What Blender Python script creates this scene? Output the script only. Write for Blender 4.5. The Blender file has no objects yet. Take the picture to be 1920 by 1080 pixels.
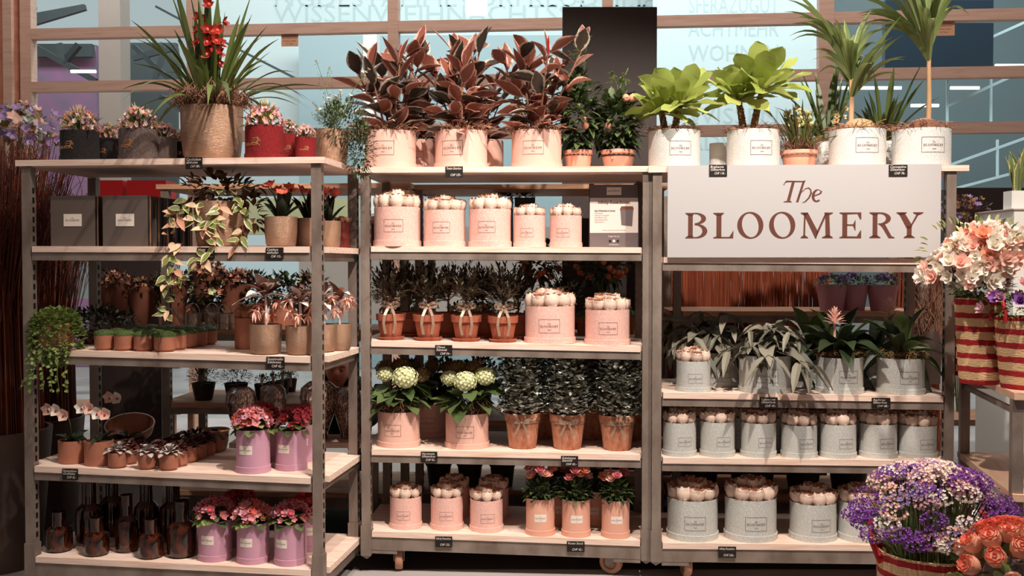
import bpy, math, random
from math import sin, cos, pi, sqrt, radians
from mathutils import Vector, Matrix
V = Vector
rnd = random.Random(7)
SC = bpy.context.scene
COL = SC.collection

# ------------------------------------------------------------ camera
FPX = 1871.7; CAMZ = 1.4524; PITCH = 0.0238
cd = bpy.data.cameras.new('camera'); cam = bpy.data.objects.new('camera', cd); COL.objects.link(cam)
cd.sensor_width = 36; cd.lens = FPX/1920*36; cd.clip_start = .05; cd.clip_end = 200
cam.location = (0, 0, CAMZ); cam.rotation_euler = (pi/2-PITCH, 0, 0)
SC.camera = cam
SC.view_settings.view_transform = 'Standard'; SC.view_settings.look = 'None'
SC.view_settings.gamma = 1; SC.view_settings.exposure = 0.0; SC.view_settings.use_curve_mapping = False

# ------------------------------------------------------------ world: bright cool daylight beyond the windows (+Y), dim warm hall behind the camera
def lin(c):
    return tuple(((x/255)/12.92 if x/255 <= .04045 else ((x/255+.055)/1.055)**2.4) for x in c)+(1,)
w = bpy.data.worlds.new('world'); SC.world = w; w.use_nodes = True
nt = w.node_tree; bg = nt.nodes['Background']
tc = nt.nodes.new('ShaderNodeTexCoord'); sx = nt.nodes.new('ShaderNodeSeparateXYZ')
mr = nt.nodes.new('ShaderNodeMapRange'); mr.inputs[1].default_value = -.1; mr.inputs[2].default_value = .5
mx = nt.nodes.new('ShaderNodeMix'); mx.data_type = 'RGBA'
nt.links.new(tc.outputs['Generated'], sx.inputs[0]); nt.links.new(sx.outputs['Y'], mr.inputs[0])
nt.links.new(mr.outputs[0], mx.inputs['Factor'])
mx.inputs['A'].default_value = (.18, .142, .126, 1)
mx.inputs['B'].default_value = (.50, .57, .585, 1)
nt.links.new(mx.outputs['Result'], bg.inputs['Color']); bg.inputs['Strength'].default_value = 1.0

def spot_lamp(name, loc, tgt, energy, col=(1, .90, .80), size=70, rad=.045, blend=.5):
    l = bpy.data.lights.new(name, 'SPOT'); l.energy = energy; l.color = col; l.spot_size = radians(size); l.spot_blend = blend; l.shadow_soft_size = rad
    o = bpy.data.objects.new(name, l); COL.objects.link(o); o.location = loc
    o.rotation_euler = (V(tgt)-V(loc)).to_track_quat('-Z', 'Y').to_euler(); return o
spot_lamp('track_spot', (.35, 2.5, 4.3), (.2, 4.9, 1.1), 640)
spot_lamp('track_spot', (1.9, 2.6, 4.2), (1.25, 4.9, 1.0), 560)
spot_lamp('track_spot', (-.25, 3.1, 4.2), (-1.5, 4.6, .9), 260, rad=.03)
spot_lamp('track_spot', (-1.6, 2.3, 4.2), (-1.9, 4.6, 1.6), 90)
def area_lamp(name, loc, tgt, energy, sx, sy, col=(1, 1, 1)):
    l = bpy.data.lights.new(name, 'AREA'); l.energy = energy; l.color = col; l.shape = 'RECTANGLE'; l.size = sx; l.size_y = sy
    o = bpy.data.objects.new(name, l); COL.objects.link(o); o.location = loc; o.rotation_euler = (V(tgt)-V(loc)).to_track_quat('-Z', 'Y').to_euler(); return o
area_lamp('added_atrium_fill', (0, 9.8, 7.0), (0, 14, 3.0), 900, 14, 1.5, (.95, .98, 1))  # unseen fill lamp added to brighten the dark facades beyond the glass
area_lamp('added_frame_fill', (0, 6.6, 5.4), (0, 8.6, 3.0), 130, 9, .4, (1, .9, .8))  # unseen warm fill added to lift the wooden window frames

# ------------------------------------------------------------ materials
MATS = {}
def node(nt, t, **kw):
    n = nt.nodes.new(t)
    for k, v in kw.items(): setattr(n, k, v)
    return n
def mat(name, c, rough=.6, metal=0, c2=None, kind=None, scale=8, stretch=(1, 1, 1), bump=0, bscale=60, trans=0, spec=.4, amt=1):
    """procedural material. kind: None | noise | island | glitter | edge | wood | stripes | weave"""
    m = bpy.data.materials.new(name); m.use_nodes = True; nt = m.node_tree; L = nt.links
    b = nt.nodes['Principled BSDF']; b.inputs['Roughness'].default_value = rough; b.inputs['Metallic'].default_value = metal
    b.inputs['Specular IOR Level'].default_value = spec
    b.inputs['Base Color'].default_value = lin(c)
    tc = node(nt, 'ShaderNodeTexCoord'); mp = node(nt, 'ShaderNodeMapping'); mp.inputs['Scale'].default_value = stretch
    L.new(tc.outputs['Object'], mp.inputs[0])
    fac = None
    if kind == 'noise':
        n = node(nt, 'ShaderNodeTexNoise'); n.inputs['Scale'].default_value = scale; n.inputs['Detail'].default_value = 6
        L.new(mp.outputs[0], n.inputs['Vector']); r = node(nt, 'ShaderNodeMapRange'); r.inputs[1].default_value = .3; r.inputs[2].default_value = .7
        L.new(n.outputs[0], r.inputs[0]); fac = r.outputs[0]
    elif kind == 'island':
        g = node(nt, 'ShaderNodeNewGeometry'); fac = g.outputs['Random Per Island']
    elif kind == 'glitter':
        n = node(nt, 'ShaderNodeTexVoronoi'); n.inputs['Scale'].default_value = scale
        L.new(mp.outputs[0], n.inputs['Vector']); s = node(nt, 'ShaderNodeSeparateColor'); L.new(n.outputs['Color'], s.inputs[0])
        p = node(nt, 'ShaderNodeMath', operation='POWER'); p.inputs[1].default_value = 3.2; L.new(s.outputs[0], p.inputs[0]); fac = p.outputs[0]
    elif kind == 'edge':       # variegated leaf: pale margin, by leaf uv
        u = node(nt, 'ShaderNodeSeparateXYZ'); L.new(tc.outputs['UV'], u.inputs[0])
        a = node(nt, 'ShaderNodeMath', operation='SUBTRACT'); a.inputs[1].default_value = .5; L.new(u.outputs['X'], a.inputs[0])
        ab = node(nt, 'ShaderNodeMath', operation='ABSOLUTE'); L.new(a.outputs[0], ab.inputs[0])
        n = node(nt, 'ShaderNodeTexNoise'); n.inputs['Scale'].default_value = scale; L.new(mp.outputs[0], n.inputs['Vector'])
        ad = node(nt, 'ShaderNodeMath', operation='MULTIPLY_ADD'); ad.inputs[1].default_value = .35; L.new(n.outputs[0], ad.inputs[0]); L.new(ab.outputs[0], ad.inputs[2])
        r = node(nt, 'ShaderNodeMapRange'); r.inputs[1].default_value = .52; r.inputs[2].default_value = .60; L.new(ad.outputs[0], r.inputs[0]); fac = r.outputs[0]
    elif kind == 'wood':
        n = node(nt, 'ShaderNodeTexNoise'); n.inputs['Scale'].default_value = scale; n.inputs['Detail'].default_value = 5; n.inputs['Distortion'].default_value = .6
        L.new(mp.outputs[0], n.inputs['Vector'])
        r = node(nt, 'ShaderNodeMapRange'); r.inputs[1].default_value = .42; r.inputs[2].default_value = .72; L.new(n.outputs[0], r.inputs[0]); fac = r.outputs[0]
    elif kind == 'stripes':    # bands across height
        u = node(nt, 'ShaderNodeSeparateXYZ'); L.new(tc.outputs['Object'], u.inputs[0])
        n = node(nt, 'ShaderNodeTexNoise'); n.inputs['Scale'].default_value = 30; L.new(mp.outputs[0], n.inputs['Vector'])
        ad = node(nt, 'ShaderNodeMath', operation='MULTIPLY_ADD'); ad.inputs[1].default_value = .012; L.new(n.outputs[0], ad.inputs[0]); L.new(u.outputs['Z'], ad.inputs[2])
        q = node(nt, 'ShaderNodeMath', operation='MULTIPLY'); q.inputs[1].default_value = scale; L.new(ad.outputs[0], q.inputs[0])
        si = node(nt, 'ShaderNodeMath', operation='SINE'); L.new(q.outputs[0], si.inputs[0])
        r = node(nt, 'ShaderNodeMapRange'); r.inputs[1].default_value = .2; r.inputs[2].default_value = .34; L.new(si.outputs[0], r.inputs[0]); fac = r.outputs[0]
    if c2 is not None and fac is not None:
        mxx = node(nt, 'ShaderNodeMix', data_type='RGBA'); mxx.inputs['A'].default_value = lin(c); mxx.inputs['B'].default_value = lin(c2)
        if amt != 1:
            k = node(nt, 'ShaderNodeMath', operation='MULTIPLY'); k.inputs[1].default_value = amt; L.new(fac, k.inputs[0]); fac = k.outputs[0]
        L.new(fac, mxx.inputs['Factor']); L.new(mxx.outputs['Result'], b.inputs['Base Color'])
        colout = mxx.outputs['Result']
    else: colout = None
    if bump:
        n = node(nt, 'ShaderNodeTexNoise'); n.inputs['Scale'].default_value = bscale; L.new(mp.outputs[0], n.inputs['Vector'])
        bm = node(nt, 'ShaderNodeBump'); bm.inputs['Strength'].default_value = bump; bm.inputs['Distance'].default_value = .004
        L.new(n.outputs[0], bm.inputs['Height']); L.new(bm.outputs[0], b.inputs['Normal'])
    if trans:
        t = node(nt, 'ShaderNodeBsdfTranslucent'); t.inputs[0].default_value = lin(c)
        if colout: L.new(colout, t.inputs[0])
        s = node(nt, 'ShaderNodeMixShader'); s.inputs[0].default_value = trans
        L.new(b.outputs[0], s.inputs[1]); L.new(t.outputs[0], s.inputs[2]); L.new(s.outputs[0], nt.nodes['Material Output'].inputs[0])
    MATS[name] = m; return m
M = MATS
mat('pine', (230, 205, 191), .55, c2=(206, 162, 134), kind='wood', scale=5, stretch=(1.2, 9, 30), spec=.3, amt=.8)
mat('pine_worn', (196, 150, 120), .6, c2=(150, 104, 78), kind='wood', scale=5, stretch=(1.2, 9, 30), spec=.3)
mat('window_wood', (206, 172, 156), .5, c2=(190, 148, 130), kind='wood', scale=4, stretch=(1, 1, 12), amt=.8)
mat('steel', (150, 136, 126), .42, .25, c2=(112, 97, 88), kind='noise', scale=9, stretch=(1, 1, .6), bump=.3, bscale=50)
mat('steel_dark', (70, 58, 54), .5, .5, c2=(46, 38, 36), kind='noise', scale=12)
mat('black', (14, 11, 11), .6)
mat('tag', (24, 17, 15), .5); mat('chalk', (226, 214, 206), .8)
mat('sign_white', (176, 172, 172), .6, bump=.05, bscale=200); mat('sign_brown', (92, 50, 38), .6)
mat('print', (92, 62, 56), .6)
mat('label_white', (226, 212, 200), .6)
mat('pink_glitter', (222, 166, 152), .38, .1, c2=(255, 240, 234), kind='glitter', scale=85, amt=.75)
mat('pink_matte', (210, 160, 144), .5, c2=(226, 184, 170), kind='noise', scale=90, spec=.3)
mat('salmon', (220, 162, 140), .5)
mat('silver_glitter', (182, 183, 178), .36, .15, c2=(250, 250, 246), kind='glitter', scale=85, amt=.75)
mat('silver_light', (196, 194, 190), .42, .1, c2=(240, 238, 234), kind='glitter', scale=80)
mat('lilac', (188, 140, 160), .55)
mat('velvet_black', (20, 17, 18), .95, c2=(44, 38, 38), kind='noise', scale=14)
mat('velvet_grey', (74, 60, 56), .95, c2=(110, 94, 88), kind='noise', scale=14)
mat('velvet_red', (128, 12, 17), .9, c2=(90, 6, 11), kind='noise', scale=14)
mat('gold', (214, 150, 104), .35, .7)
mat('bronze', (172, 138, 114), .32, .4, c2=(136, 102, 80), kind='noise', scale=3, stretch=(1, 1, 40), bump=.5, bscale=8)
mat('copper', (180, 120, 96), .45, .2, c2=(160, 98, 76), kind='noise', scale=20, bump=.15)
mat('terracotta', (174, 98, 72), .8, c2=(152, 80, 58), kind='noise', scale=14, bump=.1)
mat('terracotta_pale', (202, 148, 120), .85, c2=(158, 92, 66), kind='noise', scale=4, bump=.15)
mat('dark_red', (104, 30, 22), .6)
mat('moss_dry', (166, 124, 100), .9, c2=(104, 66, 50), kind='island')
mat('soil', (40, 24, 18), .95, c2=(80, 46, 32), kind='noise', scale=60, bump=.6, bscale=120)
mat('rose_cream', (250, 234, 220), .6, c2=(242, 214, 196), kind='island', trans=.25, spec=.2)
mat('rose_tan', (190, 138, 110), .7, c2=(164, 108, 84), kind='island', trans=.2, spec=.2)  # own tone of kraft roses; on cream roses it paints the shaded tops
mat('kraft', (122, 72, 52), .8, c2=(104, 58, 42), kind='noise', scale=6)
mat('ficus', (128, 74, 60), .36, c2=(214, 168, 150), kind='edge', scale=22, trans=.18)
mat('ficus_green', (62, 52, 44), .3, c2=(196, 178, 160), kind='edge', scale=22, trans=.12)
mat('ficus_red', (168, 36, 32), .4, trans=.3)
mat('lime', (140, 154, 68), .5, c2=(188, 196, 112), kind='island', trans=.35)
mat('green', (64, 82, 46), .45, c2=(104, 120, 70), kind='island', trans=.2)
mat('green_dark', (28, 38, 24), .45, c2=(52, 64, 38), kind='island', trans=.1)
mat('green_fresh', (104, 126, 58), .5, c2=(150, 164, 98), kind='island', trans=.3)
mat('strap', (56, 72, 34), .4, c2=(104, 116, 56), kind='island', trans=.2)
mat('palm', (108, 124, 68), .45, c2=(154, 164, 108), kind='island', trans=.25)
mat('olive', (58, 48, 40), .5, c2=(104, 92, 72), kind='island', trans=.1)
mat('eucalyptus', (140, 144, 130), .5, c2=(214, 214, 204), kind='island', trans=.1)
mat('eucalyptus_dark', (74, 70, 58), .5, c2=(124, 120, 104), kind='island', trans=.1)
mat('stag', (78, 76, 64), .6, c2=(136, 130, 114), kind='island', trans=.1)
mat('hoya', (112, 122, 62), .4, c2=(224, 206, 172), kind='edge', scale=40, trans=.15)
mat('hoya_dark', (84, 52, 38), .4, c2=(112, 80, 52), kind='island', trans=.1)
mat('hoya_pink', (206, 142, 120), .5, c2=(222, 196, 160), kind='island', trans=.2)
mat('silverleaf', (178, 170, 164), .45, c2=(84, 62, 60), kind='edge', scale=60)
mat('darkleaf', (66, 34, 30), .45, c2=(100, 60, 50), kind='island')
mat('brownleaf', (110, 66, 52), .5, c2=(150, 104, 84), kind='island', trans=.15)
mat('paleleaf', (214, 196, 188), .5, c2=(236, 222, 214), kind='island')
mat('trunk', (150, 108, 84), .8, c2=(84, 56, 42), kind='noise', scale=40, bump=.5)
mat('palmtrunk', (190, 144, 112), .7, c2=(150, 128, 84), kind='noise', scale=12, stretch=(1, 1, .4))
mat('stalk', (92, 84, 46), .6); mat('stem_red', (120, 50, 40), .6)
mat('twig', (120, 50, 32), .7, c2=(176, 92, 60), kind='island')
mat('twig_dark', (60, 24, 17), .75, c2=(104, 44, 28), kind='island')
mat('planter', (66, 50, 44), .55, .2, c2=(92, 72, 62), kind='noise', scale=4, bump=.2)
mat('fl_pink', (214, 116, 128), .6, c2=(230, 160, 160), kind='island', trans=.3)
mat('fl_deeppink', (176, 42, 70), .6, c2=(214, 86, 100), kind='island', trans=.3)
mat('fl_blush', (240, 184, 166), .6, c2=(250, 220, 208), kind='island', trans=.35)
mat('fl_mauve', (188, 132, 152), .6, c2=(226, 182, 190), kind='island', trans=.3)
mat('fl_purple', (108, 50, 140), .6, c2=(160, 98, 180), kind='island', trans=.3)
mat('fl_lilac', (160, 130, 186), .6, c2=(192, 172, 210), kind='island', trans=.3)
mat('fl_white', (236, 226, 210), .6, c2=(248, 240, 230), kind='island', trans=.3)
mat('fl_red', (140, 20, 24), .5, c2=(186, 60, 46), kind='island', trans=.25)
mat('fl_coral', (222, 86, 66), .5, c2=(236, 130, 104), kind='island', trans=.3)
mat('fl_peach', (240, 152, 120), .6, c2=(250, 196, 166), kind='island', trans=.35)
mat('fl_cream_green', (200, 206, 148), .6, c2=(236, 232, 196), kind='island', trans=.25)
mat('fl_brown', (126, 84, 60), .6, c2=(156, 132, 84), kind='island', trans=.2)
mat('fl_yellowgreen', (206, 204, 130), .5, c2=(226, 220, 170), kind='island', trans=.3)
mat('fruit_orange', (222, 104, 62), .4, c2=(232, 130, 84), kind='island')
mat('ribbon', (150, 122, 102), .35, .1)
mat('amber_glass', (13, 7, 5), .06, c2=(190, 74, 24), kind='wood', scale=2.2, stretch=(1.3, 1.3, 1.6), spec=.9, amt=.2)
mat('murano', (76, 34, 26), .1, c2=(214, 190, 170), kind='glitter', scale=22, stretch=(1.6, 1.6, .6), spec=.8)
mat('wicker', (204, 168, 126), .8, c2=(150, 18, 24), kind='stripes', scale=112, stretch=(1, 1, 4.5), bump=1, bscale=55)
mat('wicker_plain', (196, 160, 120), .8, c2=(160, 122, 86), kind='noise', scale=60, stretch=(1, 1, 4), bump=.6)
mat('red_handle', (160, 20, 24), .7)
mat('bag_grey', (92, 80, 74), .6); mat('bag_dark', (30, 22, 20), .6); mat('bag_edge', (150, 104, 80), .6)
mat('zinc', (176, 160, 148), .25, .85)
mat('panel_dark', (50, 38, 35), .6, c2=(56, 43, 40), kind='noise', scale=40)
mat('poster_white', (216, 202, 194), .5); mat('poster_grey', (104, 92, 92), .5)
mat('navy', (12, 40, 54), .3); mat('teal_wall', (150, 170, 174), .7); mat('teal_dark', (104, 124, 128), .5)
mat('rail_white', (196, 222, 226), .4); mat('column_grey', (150, 136, 126), .7)
mat('truss', (62, 74, 76), .5, .3); mat('magenta_screen', (158, 106, 146), .6, c2=(120, 110, 130), kind='noise', scale=5, bump=0)
mat('banner', (192, 206, 206), .8); mat('banner_text', (172, 190, 191), .8)
mat('red_box', (196, 14, 24), .5); mat('note', (206, 156, 124), .6); mat('note_ink', (120, 84, 66), .6)
mat('floor_grey', (176, 170, 166), .5, c2=(160, 152, 148), kind='noise', scale=3)
mat('carpet', (56, 40, 36), .95, c2=(46, 32, 28), kind='noise', scale=80)
mat('skin', (196, 122, 92), .55, c2=(186, 108, 80), kind='noise', scale=14, spec=.3); mat('hair', (40, 28, 24), .7)
mat('cloth', (36, 30, 30), .9); mat('eye_white', (150, 120, 105), .3); mat('lip', (150, 76, 66), .5)
mat('wood_wall', (196, 130, 104), .6, c2=(176, 112, 88), kind='wood', scale=2, stretch=(3, 1, 6))
mat('bowl_wood', (150, 92, 60), .35, c2=(108, 60, 38), kind='wood', scale=6, stretch=(1, 6, 1))
mat('snake', (112, 124, 78), .45, c2=(206, 196, 130), kind='edge', scale=60)
mat('wheel_rubber', (176, 128, 104), .6); mat('lamp_white', (244, 242, 236), .4)
mat('beech', (214, 176, 150), .5, c2=(196, 152, 124), kind='wood', scale=4, stretch=(6, 1.2, 20))
g = bpy.data.materials.new('glass_pane'); g.use_nodes = True; nt = g.node_tree; nt.nodes.clear()
o_ = nt.nodes.new('ShaderNodeOutputMaterial'); t_ = nt.nodes.new('ShaderNodeBsdfTransparent'); g_ = nt.nodes.new('ShaderNodeBsdfGlossy'); s_ = nt.nodes.new('ShaderNodeMixShader')
g_.inputs['Roughness'].default_value = .03; t_.inputs[0].default_value = (.93, .97, .97, 1); s_.inputs[0].default_value = .06
nt.links.new(t_.outputs[0], s_.inputs[1]); nt.links.new(g_.outputs[0], s_.inputs[2]); nt.links.new(s_.outputs[0], o_.inputs[0]); M['glass_pane'] = g

# ------------------------------------------------------------ mesh builder
class MB:
    def __init__(s): s.v = []; s.f = []; s.mi = []; s.uv = []; s.mats = []; s.sm = []
    def midx(s, m):
        if m not in s.mats: s.mats.append(m)
        return s.mats.index(m)
    def add(s, vs, fs, m, uvs=None, smooth=True):
        n = len(s.v); i = s.midx(m); s.v.extend(tuple(p) for p in vs)
        for f in fs:
            s.f.append(tuple(n+a for a in f)); s.mi.append(i); s.sm.append(smooth)
            s.uv.extend([uvs[a] for a in f] if uvs else [(.5, .5)]*len(f))
    def box(s, a, b, m):
        x0, y0, z0 = a; x1, y1, z1 = b
        s.add([(x0,y0,z0),(x1,y0,z0),(x1,y1,z0),(x0,y1,z0),(x0,y0,z1),(x1,y0,z1),(x1,y1,z1),(x0,y1,z1)],
              [(0,3,2,1),(4,5,6,7),(0,1,5,4),(1,2,6,5),(2,3,7,6),(3,0,4,7)], m, smooth=False)
    def lathe(s, prof, m, seg=32, c=(0, 0, 0), R=None, wob=0, ph=0):
        vs = []; n = len(prof)
        for j in range(seg):
            a = 2*pi*j/seg
            for r, z in prof:
                q = r*(1+wob*sin(a*5+ph+z*3))
                p = V((q*cos(a), q*sin(a), z))
                if R: p = R @ p
                vs.append(p+V(c))
        fs = []
        for j in range(seg):
            k = (j+1) % seg
            for i in range(n-1):
                if prof[i][0] == 0 and prof[i+1][0] == 0: continue
                if prof[i][0] == 0: fs.append((j*n+i, k*n+i+1, j*n+i+1))
                elif prof[i+1][0] == 0: fs.append((j*n+i, k*n+i, j*n+i+1))
                else: fs.append((j*n+i, k*n+i, k*n+i+1, j*n+i+1))
        s.add(vs, fs, m)
    def tube(s, pts, r, m, seg=6, r1=None):
        pts = [V(p) for p in pts]; n = len(pts); vs = []
        for i, p in enumerate(pts):
            d = (pts[min(i+1, n-1)]-pts[max(i-1, 0)]).normalized()
            a = d.orthogonal().normalized() if i == 0 else (a-d*a.dot(d)).normalized()
            b = d.cross(a); q = r if r1 is None else r+(r1-r)*i/(n-1)
            for j in range(seg):
                t = 2*pi*j/seg; vs.append(p+a*(q*cos(t))+b*(q*sin(t)))
        fs = [(i*seg+j, i*seg+(j+1) % seg, (i+1)*seg+(j+1) % seg, (i+1)*seg+j) for i in range(n-1) for j in range(seg)]
        fs += [tuple(range(seg))[::-1], tuple((n-1)*seg+j for j in range(seg))]
        s.add(vs, fs, m)
    def leaf(s, p, d, L, W, m, bend=.3, seg=4, prof='ov', fold=.25, up=None, twist=0, wave=0, curl=0):
        p = V(p); d = V(d).normalized(); up = V(up) if up else V((0, 0, 1))
        side = d.cross(up)
        if side.length < .05: side = d.cross(V((rnd.uniform(-1, 1), rnd.uniform(-1, 1), .1)))
        side.normalize(); nrm = side.cross(d)
        if twist:
            R = Matrix.Rotation(twist, 3, d); side = R @ side; nrm = R @ nrm
        if seg == 1:
            c = p+d*L*.45-V((0, 0, bend*L*.25)); e = p+d*L-V((0, 0, bend*L))
            s.add([p, c-side*W/2+nrm*W*fold*.5, e, c+side*W/2+nrm*W*fold*.5], [(0, 1, 2), (0, 2, 3)], m, [(.5, 0), (0, .5), (.5, 1), (1, .5)]); return
        vs = []; uv = []
        ph = rnd.uniform(0, 6)
        for i in range(seg+1):
            t = i/seg
            if prof == 'ov': w = sin(pi*min(1, (t*.96+.02))**.85)
            elif prof == 'obov': w = sin(pi*(t*.97+.01)**1.7)*.95+.05
            elif prof == 'spat': w = min(1, (t/.65+.03)**1.25)*(sqrt(max(0, 1-((t-.65)/.352)**2)) if t > .65 else 1)
            elif prof == 'strap': w = min(1, .55+t*2)*min(1, (1.02-t)*3.2)
            elif prof == 'round': w = sqrt(max(0, 1-(2*(t*.98+.01)-1)**2))
            else: w = sin(pi*(t*.97+.015))**.8
            w *= W/2
            c = p+d*L*t-V((0, 0, 1))*(bend*L*t*t)+nrm*(curl*L*t*t)
            wv = wave*W*sin(t*12+ph)
            vs += [c-side*w+nrm*(w*fold*2*.5+wv), c, c+side*w+nrm*(w*fold*2*.5-wv)]
            uv += [(.5-.5, t), (.5, t), (1, t)]
        fs = []
        for i in range(seg):
            a = i*3; fs += [(a, a+1, a+4, a+3), (a+1, a+2, a+5, a+4)]
        s.add(vs, fs, m, uv)
    def blob(s, c, r, m, seg=8, rings=5, sz=1, jit=0):
        prof = [(r*sin(pi*i/rings)*(1+rnd.uniform(-jit, jit)), -r*sz*cos(pi*i/rings)) for i in range(rings+1)]
        prof[0] = (0, prof[0][1]); prof[-1] = (0, prof[-1][1])
        s.lathe(prof, m, seg, c)
    def flower(s, c, n, d, L, W, m, open_=.9, prof='round', seg=2, ph=0, curl=.3):
        d = V(d).normalized(); a = d.orthogonal().normalized(); b = d.cross(a)
        for i in range(n):
            t = 2*pi*i/n+ph; r = a*cos(t)+b*sin(t)
            s.leaf(c, r*open_+d*(1-open_*.7), L, W, m, bend=0, seg=seg, prof=prof, up=d, fold=.1, curl=curl)
    def build(s, name):
        me = bpy.data.meshes.new(name); me.from_pydata(s.v, [], s.f)
        for m in s.mats: me.materials.append(M[m])
        me.polygons.foreach_set('material_index', s.mi); me.polygons.foreach_set('use_smooth', s.sm)
        uvl = me.uv_layers.new(name='UVMap'); uvl.data.foreach_set('uv', [x for t in s.uv for x in t])
        me.set_sharp_from_angle(angle=radians(40)); me.update(); return me

def link(name, me, parent=None, loc=(0, 0, 0), rot=(0, 0, 0), sc=(1, 1, 1)):
    o = bpy.data.objects.new(name, me); COL.objects.link(o)
    o.location = loc; o.rotation_euler = rot; o.scale = sc if not isinstance(sc, (int, float)) else (sc,)*3
    if parent: o.parent = parent
    return o
def part(name, mb, parent, label=None, **k):
    o = link(name, mb if isinstance(mb, bpy.types.Mesh) else mb.build(name), parent, **k)
    if label: o['label'] = label
    return o
def thing(name, label, cat, loc=(0, 0, 0), rz=0, group=None, me=None):
    o = link(name, me.build(name) if isinstance(me, MB) else me, None, loc, (0, 0, rz))
    o['label'] = label; o['category'] = cat
    if group: o['group'] = group
    return o
def struct(name, mb):
    o = link(name, mb.build(name)); o['kind'] = 'structure'; return o
CACHE = {}
def cached(key, fn):
    if key not in CACHE:
        r = fn(); CACHE[key] = r.build(key) if isinstance(r, MB) else r
    return CACHE[key]
def text_mesh(txt, size=1, align='LEFT', shear=0, m='chalk', bold=0, space=1):
    cu = bpy.data.curves.new('t', 'FONT'); cu.body = txt; cu.size = size; cu.align_x = align; cu.shear = shear; cu.offset = bold; cu.resolution_u = 2; cu.space_character = space
    o = bpy.data.objects.new('t', cu); COL.objects.link(o); bpy.context.view_layer.update()
    me = bpy.data.meshes.new_from_object(o.evaluated_get(bpy.context.evaluated_depsgraph_get()))
    bpy.data.objects.remove(o); bpy.data.curves.remove(cu)
    me.materials.clear(); me.materials.append(M[m]); return me
UPR = (pi/2, 0, 0)

# ------------------------------------------------------------ serif lettering (drawn, in units where x,y follow the sign)
def glyphs():
    P = []; S = []   # polygons, strips
    def arc(cx, cy, rx, ry, a0, a1, n=14, rot=0):
        r = []
        for i in range(n+1):
            a = radians(a0+(a1-a0)*i/n); x, y = rx*cos(a), ry*sin(a); c, s = cos(radians(rot)), sin(radians(rot))
            r.append((cx+x*c-y*s, cy+x*s+y*c))
        return r
    def serif_top(x0, x1, a, b, y=334): P.append([(x0, y), (x1, y), (x1, y+7), (b, y+20), (a, y+20), (x0, y+7)])
    def serif_bot(x0, x1, a, b, y=515): P.append([(x0, y), (x0, y-7), (a, y-20), (b, y-20), (x1, y-7), (x1, y)])
    # B
    P.append([(152, 345), (185, 345), (185, 505), (152, 505)]); serif_top(133, 192, 152, 185); serif_bot(133, 192, 152, 185)
    S.append((arc(205, 375, 73, 42, -100, 92), arc(198, 375, 46, 32, -100, 92)))
    S.append((arc(207, 463, 80, 52, -95, 100), arc(200, 463, 52, 42, -95, 100)))
    # L
    P.append([(350, 345), (385, 345), (385, 508), (350, 508)]); serif_top(328, 402, 350, 385)
    P.append([(328, 515), (328, 508), (350, 500), (385, 504), (440, 504), (470, 457), (467, 515)])
    for cx in (586, 807): S.append((arc(cx, 423, 91, 95, 0, 360, 40), arc(cx, 423, 57, 84, 0, 360, 40, -10)))
    # M
    P.append([(958, 345), (969, 345), (966, 505), (953, 505)]); serif_top(935, 985, 955, 975); serif_bot(935, 987, 952, 968)
    P.append([(950, 336), (985, 336), (1056, 470), (1043, 517), (1036, 517)])
    P.append([(1120, 336), (1105, 336), (1045, 470), (1040, 517)])
    P.append([(1103, 345), (1132, 345), (1139, 505), (1107, 505)]); serif_top(1098, 1157, 1104, 1133); serif_bot(1083, 1157, 1107, 1139)
    # E
    P.append([(1222, 345), (1256, 345), (1256, 505), (1222, 505)])
    P.append([(1202, 334), (1352, 334), (1352, 384), (1344, 384), (1325, 346), (1222, 350), (1202, 341)])
    P.append([(1250, 417), (1296, 417), (1310, 388), (1313, 388), (1313, 460), (1308, 460), (1295, 429), (1250, 428)])
    P.append([(1202, 515), (1202, 508), (1222, 500), (1322, 502), (1347, 460), (1352, 460), (1352, 516)])
    # R
    P.append([(1430, 345), (1463, 345), (1463, 505), (1430, 505)]); serif_top(1408, 1470, 1430, 1463); serif_bot(1408, 1484, 1430, 1463)
    S.append((arc(1482, 378, 73, 44, -100, 100), arc(1475, 378, 46, 33, -100, 100)))
    P.append([(1475, 420), (1512, 412), (1560, 500), (1580, 508), (1580, 516), (1540, 516), (1495, 440)])
    # Y
    P.append([(1605, 338), (1648, 338), (1700, 425), (1697, 445), (1664, 450)]); P.append([(1664, 430), (1697, 430), (1697, 505), (1664, 505)])
    P.append([(1733, 342), (1750, 342), (1697, 432), (1688, 428)]); serif_top(1593, 1662, 1612, 1640); serif_top(1706, 1776, 1728, 1752); serif_bot(1643, 1718, 1664, 1697)
    # The
    P.append([(812, 141), (832, 110), (955, 113), (966, 104), (962, 122), (845, 122), (828, 126), (818, 143)])
    P.append([(873, 118), (893, 118), (860, 250), (872, 258), (872, 263), (815, 263), (816, 257), (838, 252)])
    P.append([(946, 118), (964, 112), (918, 262), (901, 262)])
    S.append(([(918, 226), (940, 196), (965, 172), (985, 167), (999, 178), (999, 200), (985, 230), (962, 255), (946, 264)],
              [(921, 216), (942, 186), (966, 164), (990, 158), (1006, 172), (1012, 200), (996, 234), (968, 262), (944, 268)]))
    S.append((arc(1046, 217, 36, 46, 40, 325, 22, 12), arc(1050, 214, 20, 37, 40, 325, 22, 14)))
    P.append([(1024, 224), (1026, 214), (1062, 200), (1076, 182), (1082, 184), (1072, 206)])
    return P, S
GP, GS = glyphs()
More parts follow.
